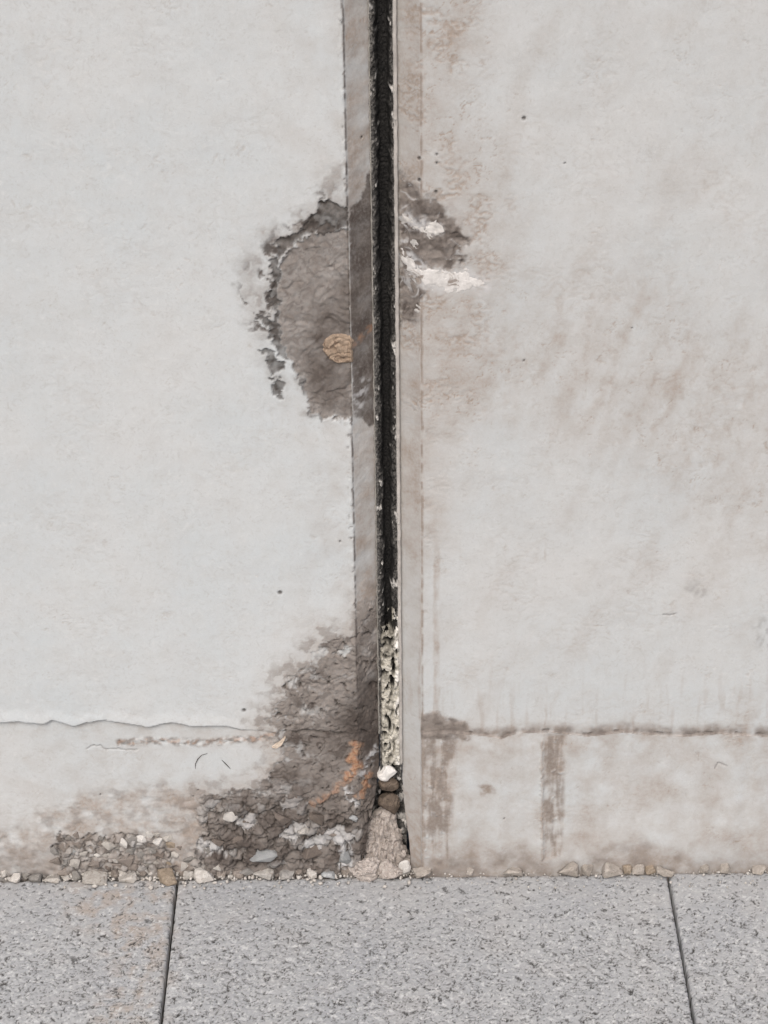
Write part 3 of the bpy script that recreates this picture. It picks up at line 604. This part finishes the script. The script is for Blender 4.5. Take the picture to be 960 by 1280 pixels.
crust('lime_crust', [(501, 304), (508, 316), (518, 328), (527, 338), (540, 335), (556, 336), (572, 338), (583, 335), (587, 344), (604, 350), (606, 357), (595, 362), (580, 362), (562, 368), (545, 362), (531, 356), (518, 348), (508, 336), (501, 326)], 0.00028, M_LIME, PR, surf_right, 211, label='lower white lime crust trailing off to the right')
crust('lime_crust', [(510, 303), (520, 300), (524, 305), (518, 310), (511, 309)], 0.0004, M_LIME, PR, surf_right, 221)
crust('lime_crust', [(520, 378), (527, 382), (528, 390), (520, 388)], 0.0003, M_LIME, PR, surf_right, 226)
crust('mortar_plug', [(441, 452), (430, 453), (420, 453), (411, 448), (405, 440), (404, 431), (408, 422), (416, 418), (427, 417), (436, 420), (441, 424)], 0.0011, M_PLUG, PL, surf_left, 231, rough=0.3, label='round ochre mortar plug', dome=0.0012, wob=0.0012, ring=0.35)

# thin smooth strips lining the joint edges (part of each panel)
def strip(name, parent, xs, xe_f, side, y0, mat=None, w=0.0016):
    zz = np.arange(W1(470, 930)[1] if side < 0 else W1(500, 965)[1], 1.2, 0.004); n = len(zz)
    xo = xe_f(zz)
    prof = [(-0.0002, y0+0.004), (-0.0002, y0-0.0012), (0.0003, y0-0.0017), (w-0.0003, y0-0.0015), (w, y0-0.0010), (w, y0+0.03), (-0.0002, y0+0.03)]
    co = []
    for k in range(n):
        for a, b in prof: co.append((xo[k]-side*a, b+0.0002*math.sin(k*0.9), zz[k]))
    m = len(prof); q = []
    for k in range(n-1):
        for a in range(m):
            b = (a+1) % m; v = [k*m+a, k*m+b, (k+1)*m+b, (k+1)*m+a]; q.append(v if side > 0 else v[::-1])
    return np_mesh(name, np.array(co), np.array(q), mat or M_EDGE, None, parent, smooth=False)
strip('edge_strip', PL, None, xe_left, -1, DEPTH+0.001)
strip('edge_strip', PR, None, xe_right, 1, DEPTH-0.002, M_EDGE2, 0.0024)

# ------------------------------------------------------------------ black sealant in the joint
def build_seal():
    zb = -0.02; zz = np.concatenate([np.arange(zb, 0.75, 0.0007), coarse(0.75, 2.4, 10)])
    u = np.linspace(0, 1, 44)
    XR = XE_R0-0.0008
    Z, U = np.meshgrid(zz, u, indexing='ij'); z = Z; lowf = sst(0.10, 0.03, Z); XL = XE_L0+0.0008-lowf*0.012; x = XL+(XR+lowf*0.004-XL)*U
    xr, zr, ur = x.ravel(), z.ravel(), U.ravel()
    top = sst(W1(480, 560)[1], W1(480, 200)[1], zr)
    cen = 0.50+0.07*fbm(zr*0, zr, 25, 3, 300) - 0.02*(1-top)
    wid = 0.10+0.07*top+0.03*fbm(zr*0+2, zr, 60, 3, 301)
    dist = np.abs(ur-cen+0.09*fbm(xr, zr, 110, 3, 302))
    groove = sst(wid+0.14, wid, dist)
    y = 0.014*sst(0.10, 0.06, zr) + 0.0125 + 0.003*(1-np.clip(np.abs(ur-0.5)*2, 0, 1)**2) + groove*0.0075 - 0.0018*ridge(xr*1.5, zr, 180, 3, 303)*(1-groove) - 0.0008*fbm(xr, zr, 600, 2, 304)
    low = sst(W1(480, 560)[1], W1(480, 740)[1], zr)
    edge = sst(0.18, 0.02, ur) + sst(0.80, 0.98, ur)
    dust = (1-groove)*np.clip(0.08+0.75*edge*np.clip(0.5+0.6*fbm(xr, zr, 90, 3, 305), 0, 1)+0.40*sst(0.25, 0.9, swirl(xr*1.5, zr*0.8, 150, 306)), 0, 1)
    flake = (1-groove)*sst(0.46, 0.58, fbm(xr*1.3, zr*0.6, 150, 3, 307)+0.10*edge+0.34*low*sst(0.55, 0.9, ur))
    y = y - 0.0014*flake
    co = np.stack([xr, y, zr], 1)
    o = np_mesh('joint_sealant', co, grid_quads(*x.shape).reshape(-1, 4), M_SEAL, {'dust': dust, 'flake': flake})
    tag(o, 'crumbling black sealant strip down the joint between the two wall panels', 'sealant')
build_seal()
def build_filler():
    zt, zb = W1(485, 742, 0.016)[1], W1(485, 954, 0.016)[1]
    zz = np.arange(zb-0.003, zt+0.004, 0.0005); u = np.linspace(0, 1, 52)
    XL, XR = XE_L0+0.0008, XE_R0-0.0002
    Z, U = np.meshgrid(zz, u, indexing='ij'); x = XL+(XR-XL)*U; sh = x.shape
    xr, zr, ur = x.ravel(), Z.ravel(), U.ravel()
    t = (zr-zb)/(zt-zb)
    edge = np.minimum(np.minimum(ur, 1-ur)*8, 1)
    round_ = np.sqrt(np.clip(edge, 0, 1))*np.sqrt(np.clip((zr-zb+0.003)/0.006, 0, 1))
    seam = sst(0.07, 0.0, np.abs(ur-0.60-0.16*fbm(zr*0, zr, 55, 3, 310)))*sst(-0.1, 0.25, fbm(zr*0+9, zr, 70, 2, 320))
    f1, f2, cid = worley(xr*1.0, zr*0.8, 190, 31)
    holes = [(486, 795, 7, 4), (492, 832, 2.6, 9), (489, 846, 2.6, 9), (491, 822, 2, 6), (483, 892, 3, 4), (481, 912, 3, 5), (482, 926, 2.6, 3.4), (489, 940, 2, 2), (484, 816, 3, 3), (478, 870, 3, 3), (480, 905, 4, 2), (483, 856, 3, 2)]
    hole = 0.95*sst(0.42, 0.56, fbm(xr*1.2, zr*0.6, 150, 3, 322)+0.26*sst(0.3, 0.9, t)+0.06); hole = np.maximum(hole, 0.8*sst(0.05, 0.0, f2-f1)*(cid > 0.6))
    for hx, hy, a, b in holes:
        cx, cz = W1(hx, hy, 0.015); wx = 0.0012*fbm(xr, zr, 260, 2, 311)
        hole = np.maximum(hole, sst(1.25, 0.75, np.hypot((xr-cx+wx)/(a*PX), (zr-cz+wx)/(b*PX))))
    y = 0.0250 - 0.0150*round_ - 0.0022*cid*sst(0.6, 0.1, f1) - 0.0012*fbm(xr, zr, 160, 4, 312) - 0.0012*swirl(xr, zr, 110, 321) + 0.003*seam + 0.006*hole
    y = y + 0.006*sst(0.80, 0.98, t+0.25*fbm(xr, zr, 150, 3, 313))
    grime = np.clip(0.7*sst(0.62, 0.85, t)+0.9*sst(-0.05, 0.45, fbm(xr, zr, 110, 3, 314)+0.35*t-0.12)+0.7*seam+0.5*sst(0.22, 0.02, ur), 0, 1)*(1-0.6*sst(0.62, 0.8, ur))
    bare = sst(0.66, 0.8, ur)*sst(-0.2, 0.3, fbm(xr, zr, 120, 3, 315))
    keep = (sst(0.70, 1.0, t)+0.7*fbm(xr, zr, 130, 3, 316)+0.45*(ur < 0.6)*sst(0.7, 0.9, t)+0.5*sst(0.16, 0.0, np.minimum(ur, 1-ur))*(1+1.3*fbm(xr, zr, 140, 2, 323)) < 0.85).reshape(sh)
    k4 = keep[:-1, :-1] & keep[1:, :-1] & keep[:-1, 1:] & keep[1:, 1:]
    co = np.stack([xr, y, zr], 1)
    o = np_mesh('foam_filler', co, grid_quads(*sh)[k4], M_FILL, {'hole': hole, 'grime': grime, 'bare': bare})
    tag(o, 'crumbled cream foam filler showing low in the joint below the black sealant', 'filler')
build_filler()

# ------------------------------------------------------------------ stones and lumps
def ico(sub):
    import bmesh
    bm = bmesh.new(); bmesh.ops.create_icosphere(bm, subdivisions=sub, radius=1.0)
    v = np.array([p.co[:] for p in bm.verts]); f = np.array([[q.index for q in p.verts] for p in bm.faces]); bm.free()
    return v, f
ICO = {k: ico(k) for k in (1, 2, 3, 4, 5)}
def rock_mesh(name, seed, dims, mat, sub=3, facets=9, amp=0.18, freq=1.6, smooth=False, fine=0.0, ff=7, fd=(0.5, 0.85), boxy=1.0):
    rng = np.random.RandomState(seed); v, f = ICO[sub]; v = np.sign(v)*np.abs(v)**boxy
    for k in range(facets):
        n = rng.normal(size=3); n /= np.linalg.norm(n); dd = rng.uniform(*fd)
        e = np.maximum(0, v@n-dd); v -= e[:, None]*n
    off = Vector(rng.uniform(-50, 50, 3))
    for i in range(len(v)):
        p = Vector(v[i]); s = mnoise.fractal(p*freq+off, 0.9, 2.0, 3)*amp
        if fine: s += fine*(1-2*abs(mnoise.noise(p*ff+off)))+fine*0.6*mnoise.noise(p*ff*2.3+off)
        v[i] *= 1+s
    v *= np.array(dims)
    me = bpy.data.meshes.new(name); me.from_pydata(v.tolist(), [], f.tolist()); me.materials.append(mat)
    if smooth: me.polygons.foreach_set('use_smooth', np.ones(len(f), bool))
    me.update(); return me
def hull_mesh(name, seed, dims, mat, n=16, flat=0.0):
    import bmesh
    r_ = np.random.RandomState(seed); p = r_.normal(size=(n, 3)); p /= np.linalg.norm(p, axis=1)[:, None]
    p *= r_.uniform(0.8, 1.05, (n, 1)); p = np.sign(p)*np.abs(p)**(1-flat)
    bm = bmesh.new()
    for q in p*np.array(dims): bm.verts.new(q)
    h_ = bmesh.ops.convex_hull(bm, input=bm.verts[:])
    bmesh.ops.delete(bm, geom=list({g for g in h_['geom_interior'] if isinstance(g, bmesh.types.BMVert)}), context='VERTS')
    bmesh.ops.bevel(bm, geom=bm.edges[:], offset=0.07*min(dims), segments=1, affect='EDGES')
    bmesh.ops.triangulate(bm, faces=bm.faces[:])
    me = bpy.data.meshes.new(name); bm.to_mesh(me); bm.free(); me.materials.append(mat); return me
def place(name, me, loc, rot=(0, 0, 0), parent=None, scale=1):
    o = bpy.data.objects.new(name, me); o.location = loc; o.rotation_euler = rot; o.scale = (scale,)*3
    return link(o, parent)
rng = random.Random(7)
LIB = {i: [hull_mesh('stone', 500+i*10+k, (1, 0.8, 0.85), M_ST[i], 11+2*k) for k in range(5)] for i in range(7)}
def sy(x, z):
    y, _ = surf_left(np.array([x]), np.array([z])); return float(y[0])
def wall_stone(px, py, wpx, hpx, mi, rot=None, sink=0.35):
    x, z = W1(px, py); z = max(z, 0.001); r = wpx*0.5*0.00065
    k = rng.randrange(5); o = place('stone', LIB[mi][k], (x, sy(x, z)+r*(sink-0.1), z), (0, rng.uniform(-0.5, 0.5) if rot is None else rot, rng.uniform(-.4, .4)), PL)
    o.scale = (r*1.12, r*0.9, hpx*0.5*0.00065*1.35)
    return o
def pip(poly, x, y):
    c = False; n = len(poly)
    for i in range(n):
        (ax, ay), (bx, by) = poly[i], poly[(i+1) % n]
        if (ay > y) != (by > y) and x < (bx-ax)*(y-ay)/(by-ay)+ax: c = not c
    return c
def scatter(poly, smin, smax, weights, tries, fill=0.42, sink=0.35, placed=None):
    placed = placed if placed is not None else []
    xs_ = [p[0] for p in poly]; ys_ = [p[1] for p in poly]
    for t in range(tries):
        x, y = rng.uniform(min(xs_), max(xs_)), rng.uniform(min(ys_), max(ys_))
        s = smin+(smax-smin)*(1-t/tries)*rng.uniform(0.6, 1)
        if not pip(poly, x, y): continue
        if any(math.hypot(x-a, (y-b)*1.25) < (s+c)*fill for a, b, c in placed): continue
        placed.append((x, y, s))
        wall_stone(x, y, s, s*rng.uniform(0.6, 0.95), rng.choices(range(7), weights)[0], sink=sink)
    return placed
hand = [(288, 1020, 22, 14, 1, 0.2), (328, 1068, 44, 15, 5, -0.05), (310, 1087, 26, 10, 2, 0), (431, 1068, 20, 30, 5, 0.2), (395, 1068, 40, 30, 4, 0.1), (378, 1040, 26, 10, 0, -0.7), (395, 1022, 22, 26, 4, 0.2),
        (154, 1056, 16, 16, 1, 0.3), (196, 1056, 22, 14, 1, -0.3), (176, 1051, 14, 12, 1, .5), (93, 1082, 18, 16, 0, .2), (180, 1072, 22, 14, 2, .1), (212, 1062, 14, 22, 3, .1), (158, 1078, 26, 20, 6, .5), (73, 1054, 7, 20, 4, .35),
        (442, 1022, 14, 10, 5, 0), (352, 1020, 26, 18, 4, .4), (325, 1030, 22, 20, 0, .1), (272, 1054, 20, 14, 4, 0), (260, 1070, 18, 18, 2, 0)]
pl = []
for a, b, w, h, mi, r in hand:
    wall_stone(a, b, w, h, mi, r, sink=0.12); pl.append((a, b, max(w, h)*0.8))
scatter([(62, 1062), (72, 1048), (110, 1046), (145, 1052), (190, 1044), (214, 1052), (240, 1080), (250, 1096), (74, 1097)], 9, 22, (4, 1.0, 3, 0.15, 0.8, 0.4, 6), 1200, 0.36, placed=pl)
scatter([(238, 1092), (252, 1050), (262, 1010), (300, 1005), (340, 1015), (380, 1010), (420, 1040), (445, 1060), (440, 1095)], 9, 26, (0.8, 0.1, 1.2, 0.15, 3, .4, 7), 420, 0.62, sink=0.60, placed=pl)
scatter([(345, 965), (440, 1000), (465, 1000), (455, 1040), (430, 1040), (390, 1005), (345, 1000)], 8, 18, (0.4, 0.1, 1, 0.1, 3, .3, 6), 120, 0.8, sink=0.68, placed=pl)

def lump(name, px, py, wpx, hpx, mat, label, cat, seed, yy, group=None, sub=4, rot=(0, 0, 0), dy=0.8, **kw):
    x, z = W1(px, py, yy); s = 0.00063
    me = rock_mesh(name, seed, (wpx*0.5*s, wpx*0.5*s*dy, hpx*0.5*s*1.2), mat, sub, **kw)
    o = place(name, me, (x, yy, z), rot); tag(o, label, cat, group); return o
lump('white_lump', 484.5, 963, 30, 26, M_WHITE, 'small bright white lump wedged in the joint under the cream foam', 'lump', 61, 0.014, facets=10, amp=0.12, smooth=True)
lump('brown_stone', 485, 981, 28, 20, M_BROWN, 'flat brown stone jammed in the joint directly under the white lump', 'stone', 62, 0.019, 'brown stones jammed in the joint', facets=8, amp=0.1, smooth=True)
lump('brown_stone', 486, 1004, 29, 34, M_BROWN, 'taller dark brown stone jammed in the joint just above the pinkish mortar heap', 'stone', 66, 0.016, 'brown stones jammed in the joint', facets=8, amp=0.1, smooth=True)
# mortar heap at the foot of the joint
def heap():
    cx, _ = W1(472, 1090); v, f = ICO[5]; v = v.copy(); off = Vector((3.1, 7.7, 1.9))
    for i in range(len(v)):
        p = Vector(v[i]); hgt = p.z
        rad = 0.0240-0.0145*max(0, hgt)**0.5
        q = Vector((p.x*rad*1.05+0.008*max(0, hgt), p.y*rad*0.85, hgt*0.056))
        nn = q*75+off
        dv = mnoise.voronoi(nn*1.25)[0]; a = 0.008*(min(dv[1]-dv[0], 0.4)-0.2)+0.0035*mnoise.noise(nn)+0.0015*(1-2.4*abs(mnoise.noise(nn*1.7+off)))+0.0026*(1-2.4*abs(mnoise.noise(nn*3.6)))+0.0008*mnoise.noise(nn*9)
        q += p*a; v[i] = q
    me = bpy.data.meshes.new('mortar_heap'); me.from_pydata(v.tolist(), [], f.tolist()); me.materials.append(M_HEAP)
    o = place('mortar_heap', me, (cx, 0.021, 0.0)); nrm = [pp.normal.copy() for pp in me.vertices]; r4 = random.Random(4); vis = [k for k in range(len(v)) if v[k][2] > 0.001 and nrm[k].y < -0.15]; lib = [hull_mesh('mortar_lump', 900+k, (1, 0.8, 0.9), M_HEAP, 12+k) for k in range(6)]; sel = []
    for k in range(400):
        i = r4.choice(vis); rr = r4.uniform(0.0024, 0.0056)
        if any((Vector(v[i])-Vector(v[j])).length < (rr+e)*0.85 for j, e in sel): continue
        sel.append((i, rr)); b = bpy.data.objects.new('mortar_lump', r4.choice(lib)); b.location = Vector(v[i])-nrm[i]*rr*0.35; b.rotation_euler = (r4.uniform(0, 6), r4.uniform(0, 6), r4.uniform(0, 6)); b.scale = (rr, rr*0.8, rr); link(b, o)
    tag(o, 'crumpled pinkish mortar heap plugging the foot of the joint', 'mortar heap')
heap()
def ground_lump(name, px, py, wpx, hpx, mat, label, cat, seed, group=None, yoff=0.0, sub=3, rz=0.0, **kw):
    x, y = G1(px, py); w = wpx*0.5*0.00065; hh = hpx*0.5*0.00065*1.15
    me = hull_mesh(name, seed, (w*1.08, w*0.8, hh*1.08), mat, 15, 0.35) if kw.pop('hull', None) else rock_mesh(name, seed, (w, w*0.8, hh), mat, sub, **kw)
    o = place(name, me, (x, (y if yoff else min(y, -w*0.35))+yoff, hh*0.75+0.001), (0, 0, rz)); tag(o, label, cat, group); return o
GH = 'mortar chunks lying against the mortar heap'
ground_lump('mortar_chunk', 457, 1098, 34, 30, M_HEAP, 'rounded pinkish mortar chunk at the left foot of the mortar heap', 'mortar chunk', 71, GH, yoff=0.003, sub=5, facets=5, fine=0.14, ff=3.2)
ground_lump('mortar_chunk', 487, 1099, 28, 22, M_HEAP, 'low pinkish mortar chunk in front of the mortar heap', 'mortar chunk', 72, GH, yoff=0.003, sub=5, facets=5, fine=0.14, ff=3.2)
ground_lump('mortar_chunk', 505, 1095, 18, 24, M_ST[1], 'pale angular mortar chip at the right foot of the mortar heap beside the chamfer', 'mortar chunk', 73, GH, yoff=0.002, sub=3, facets=12, amp=0.06, boxy=0.6)
GC = 'mortar crumbs along the foot of the right panel'
crumbs = [(527, 1091, 20, 9, 'flat mortar crumb just right of the chamfer foot', 2), (587, 1092, 9, 9, 'tiny white crumb alone under the dark stained corner', 1), (640, 1091, 24, 10, 'wedge shaped crumb left of the crumb row', 0),
          (709, 1090, 24, 15, 'largest squarish crumb at the left end of the crumb row', 0), (737, 1089, 20, 11, 'flat crumb second in the crumb row', 0), (763, 1088, 24, 14, 'long blocky crumb in the middle of the crumb row', 0),
          (782, 1087, 12, 13, 'narrow tan crumb in the crumb row', 3), (796, 1087, 14, 11, 'rounded crumb near the right end of the crumb row', 0), (812, 1088, 13, 9, 'small tan crumb beside the right paving joint', 3), (830, 1090, 22, 9, 'low wide crumb at the top of the right paving joint', 2),
          (878, 1089, 12, 9, 'small pale crumb a little right of the right paving joint', 1), (905, 1089, 13, 10, 'rounded grey crumb well right of the paving joint', 0), (948, 1088, 18, 7, 'flat grey crumb nearest the right edge of the photo', 2)]
for k, (a, b, w, h, lb, mi) in enumerate(crumbs):
    ground_lump('mortar_crumb', a, b-2, w*1.2, h*1.3, M_CRUMB if mi < 3 else M_ST[mi], lb, 'crumb', 80+k, GC, rz=rng.uniform(-.2, .2), hull=True)
GL = 'mortar crumbs along the foot of the left panel'
lcr = [(222-12, 1100, 34, 12, 'flat tan crumb lying on the head of the left paving joint', 3), (255, 1099, 28, 14, 'broad pale crumb just right of the left paving joint', 0), (20, 1099, 16, 10, 'rounded pale crumb nearest the left edge of the photo', 0), (45, 1100, 18, 9, 'grey crumb second from the left edge of the photo', 2),
       (66, 1101, 22, 8, 'low crumb just left of the stone nest', 0), (120, 1101, 34, 9, 'long flat pale crumb under the stone nest', 0), (160, 1100, 24, 9, 'small pale crumb under the right half of the stone nest', 0), (330, 1098, 26, 12, 'pale crumb below the bluish flat stone', 0), (358, 1097, 22, 11, 'grey crumb right of the bluish flat stone', 2),
       (410, 1096, 20, 10, 'pale crumb left of the mortar heap', 5)]
for k, (a, b, w, h, lb, mi) in enumerate(lcr):
    ground_lump('mortar_crumb', a, b, w, h, M_ST[mi], lb, 'crumb', 110+k, GL, rz=rng.uniform(-.2, .2), hull=True)
r3 = random.Random(21); taken = [(c[0], c[2]) for c in lcr]; small = []
for k in range(26):
    for t in range(40):
        a = r3.uniform(2, 436); w = r3.uniform(9, 17)
        if all(abs(a-q) > (w+e)*0.42 for q, e in taken): break
    else: continue
    taken.append((a, w)); small.append((a, w, r3.uniform(-3, 1), r3.uniform(0.6, 0.95), r3.choice((0, 0, 2, 6, 6)), r3.uniform(0.0, 0.0015), r3.uniform(-.6, .6)))
small.sort()
ORD = ['first', 'second', 'third', 'fourth', 'fifth', 'sixth', 'seventh', 'eighth', 'ninth', 'tenth', 'eleventh', 'twelfth', 'thirteenth', 'fourteenth', 'fifteenth', 'sixteenth']
for k, (a, w, dy_, hr, mi, yo, rz_) in enumerate(small[:16]):
    tone = {0: 'pale', 2: 'grey', 6: 'brownish'}[mi]
    where = 'left of the stone nest' if a < 70 else 'under the stone nest' if a < 215 else 'under the broken dark corner'
    ground_lump('mortar_crumb', a, 1101-(a/440)*5+dy_, w, w*hr, M_ST[mi], f'small {tone} crumb {where}, {ORD[k]} from the left of the small crumbs', 'crumb', 150+k, GL,
                yoff=yo, rz=rz_, hull=True)
# small grit along the wall foot
def grit():
    V, Fc = [], []; v, f = ICO[1]; r2 = np.random.RandomState(5)
    for k in range(900):
        left = r2.rand() < 0.68
        px = r2.uniform(-30, 520) if left else r2.uniform(500, 990)
        x, y = G1(px, r2.uniform(1089, 1103) - (px-100)*0.0095 if r2.rand() < 0.8 else r2.uniform(1092, 1112))
        s = r2.uniform(0.0006, 0.0026 if left else 0.0016)*r2.uniform(0.5, 1)
        w = v*(1+0.3*r2.normal(size=(len(v), 1))*0.6)*s*r2.uniform(0.6, 1.2, 3)
        b = sum(len(a) for a in V); V.append(w+np.array([x, min(y, 0.004), s*0.5+0.0008])); Fc.append(f+b)
    o = np_mesh('grit', np.concatenate(V), np.concatenate(Fc), M_ST[0], smooth=False)
    tag(o, 'loose grit and mortar dust scattered along the foot of the wall', 'grit', kind='stuff')
grit()

# small things stuck to the wall
def tube(name, pts, r, mat, label, cat, group=None, sides=6, taper=True):
    pts = np.array(pts); n = len(pts); co = []; q = []
    for k in range(n):
        t = pts[min(k+1, n-1)]-pts[max(k-1, 0)]; t /= np.linalg.norm(t)
        a = np.cross(t, [0, 1, 0.01]); a /= np.linalg.norm(a); b = np.cross(t, a)
        rr = r*(1-0.6*abs(2*k/(n-1)-1)) if taper else r
        for s in range(sides):
            th = 2*math.pi*s/sides; co.append(pts[k]+rr*(a*math.cos(th)+b*math.sin(th)))
    for k in range(n-1):
        for s in range(sides):
            q.append([k*sides+s, k*sides+(s+1) % sides, (k+1)*sides+(s+1) % sides, (k+1)*sides+s])
    o = np_mesh(name, np.array(co), np.array(q), mat); tag(o, label, cat, group); return o
def onwall(pts, off=0.0006):
    return [(x, sy(x, z)-off, z) for x, z in W(pts)]
GF = 'dark fibres stuck to the left panel'
tube('fibre', onwall([(244, 963), (244, 957), (247, 951), (252, 946), (259, 944)]), 0.00035, M_HAIR, 'curved dark fibre, left of two on the lower band of the left panel', 'fibre', GF)
tube('fibre', onwall([(277, 952), (282, 957), (288, 963)]), 0.0004, M_HAIR, 'short straight dark fibre, right of two on the lower band of the left panel', 'fibre', GF)
def splinter():
    pts = [(340, 933), (348, 929), (357, 921), (352, 930), (346, 934)]
    w = W(pts); y = min(sy(x, z) for x, z in w)-0.001
    fr = [(x, y-0.0014, z) for x, z in w]; bk = [(x, y+0.002, z) for x, z in w]; n = len(w)
    me = bpy.data.meshes.new('wood_splinter')
    me.from_pydata(fr+bk, [], [tuple(range(n)), tuple(range(2*n-1, n-1, -1))]+[(i, i+n, (i+1) % n+n, (i+1) % n) for i in range(n)]); me.materials.append(M_WOOD)
    o = link(bpy.data.objects.new('wood_splinter', me)); tag(o, 'pale wood splinter lying on the brown edge of the left panel', 'splinter')
splinter()

# ------------------------------------------------------------------ pavement
gnd = bpy.data.meshes.new('ground'); s = 60
gnd.from_pydata([(-s, -s, -0.06), (s, -s, -0.06), (s, s, -0.06), (-s, s, -0.06)], [], [(0, 1, 2, 3)]); gnd.materials.append(M_GROUND)
tag(link(bpy.data.objects.new('ground', gnd)), kind='structure')
PV = bpy.data.meshes.new('pavement')
PV.from_pydata([(-2.2, -2.2, -0.012), (2.2, -2.2, -0.012), (2.2, 0.03, -0.012), (-2.2, 0.03, -0.012)], [], [(0, 1, 2, 3)]); PV.materials.append(M_BED)
PAVE = tag(link(bpy.data.objects.new('pavement', PV)), kind='structure')
JL = G1(221.5, 1104); JR = G1(836.5, 1096)
JL2 = G1(200, 1280); JR2 = G1(868, 1280)
XJ = [0.5*(JL[0]+JL2[0]), 0.5*(JR[0]+JR2[0])]; SW = XJ[1]-XJ[0]
YB = -0.0014                                               # slab edge next to the wall
STN = np.array([G1(*p) for p in [(95, 1098), (215, 1100), (212, 1180), (190, 1280), (120, 1280), (150, 1200), (90, 1140)]])
def slab(x0, x1, y0, y1, dense, seed, dz=0.0):
    g = 0.0011; x0 += g; x1 -= g
    def axis(a, b, st, lo, hi):
        v = [a, a+0.0005, a+0.0013, a+0.0026]; c = a+0.0026
        inner = np.arange(max(a+0.0034, lo), min(b-0.0034, hi), st) if dense else np.array([])
        fill = np.linspace(a+0.004, b-0.004, 9)
        fill = fill[(fill < (lo if dense else 1e9)) | (fill > (hi if dense else -1e9))] if dense else fill
        return np.unique(np.round(np.concatenate([v, inner, fill, [b-0.0026, b-0.0013, b-0.0005, b]]), 6))
    ax = axis(x0, x1, 0.0008, -0.33, 0.34); ay = axis(y0, y1, 0.0008, -0.19, 0.1)
    X, Y = np.meshgrid(ax, ay); sh = X.shape; x, y = X.ravel(), Y.ravel()
    e = np.minimum(np.minimum(x-x0, x1-x), np.minimum(y-y0, y1-y))
    en = e + 0.0007*fbm(x, y, 200, 3, seed) - 0.0012*sst(0.35, 0.6, fbm(x, y, 130, 3, seed+50))
    R = 0.0018; t = np.clip((R-en)/R, 0, 1); z = -0.0022*t**2
    far = sst(-0.01, -0.11, y)
    wx = x + 0.0022*fbm(x, y, 170, 2, 401); wy = y + 0.0022*fbm(x, y, 170, 2, 402)
    rd = np.abs(pn(wx*190, wy*215, 403)); ps = fbm(x, y, 150, 2, 404)
    sw = swirl(x, y, 120, 430); sw2 = swirl(x+0.3, y*0.9, 175, 431); pit = 1.0*sst(0.62, 0.80, sw2)*sst(0.10-0.36*far, 0.24-0.36*far, ps)
    pit = np.maximum(pit, 0.8*sst(0.66, 0.86, sw)*sst(0.10-0.34*far, 0.26-0.34*far, fbm(x, y, 120, 3, 432)))
    pit = np.maximum(pit, 0.9*sst(0.66, 0.8, fbm(x, y, 240, 2, 405)))
    fleck = sst(0.5, 0.8, swirl(x+0.11, y+0.2, 160, 433))*sst(0.05-0.2*far, 0.3-0.2*far, fbm(x, y, 200, 2, 407))*0.7
    z = z + 0.00035*fbm(x, y, 260, 3, 408) - 0.0004*sw*(0.3+0.7*far) - 0.0010*pit + 0.00025*fleck + 0.0003*fbm(x, y, 30, 2, 409)
    soil = 0.7*sst(0.02, -0.015, sdf(STN, x+0.012*fbm(x, y, 40, 3, 410), y+0.008*fbm(x, y, 40, 3, 411), 0.05))*sst(-0.3, 0.4, fbm(x, y, 70, 3, 412)) \
        + 0.3*sst(-0.006, 0.0, y-y1+0.003*fbm(x, y, 90, 2, 413)) + 0.08*sst(0, .5, fbm(x, y, 25, 3, 414))
    z = z - 0.0006*sst(-0.006, 0.0, y-y1)*sst(-0.2, 0.4, fbm(x, y, 120, 3, 415))
    co = np.stack([x, y, z+dz], 1); q = grid_quads(*sh).reshape(-1, 4)
    i = np.arange(len(x)).reshape(sh); ring = np.concatenate([i[0], i[1:, -1], i[-1, -2::-1], i[-2:0:-1, 0]])
    bot = co[ring].copy(); bot[:, 2] = -0.05; nb = len(co); m = len(ring); co = np.concatenate([co, bot]); k = np.arange(m); k1 = (k+1) % m
    q = np.concatenate([q, np.stack([ring[k], nb+k, nb+k1, ring[k1]], 1)])
    ex = lambda a: np.concatenate([a, a[ring]*0])
    return np_mesh('paving_slab', co, q, M_SLAB, {'pit': ex(pit), 'fleck': ex(fleck), 'soil': ex(soil)}, PAVE)
for c in range(-4, 4):
    for r in range(4):
        xa_ = XJ[0]+c*SW; off = 0.0 if r % 2 == 0 else SW*0.5
        y1 = YB-r*SW; dense = (r == 0 and -1 <= c <= 1)
        slab(xa_+off, xa_+off+SW, y1-SW+0.0026, y1, dense, 420+c, dz=(0.0003*((c*7+r*3) % 3-1)))
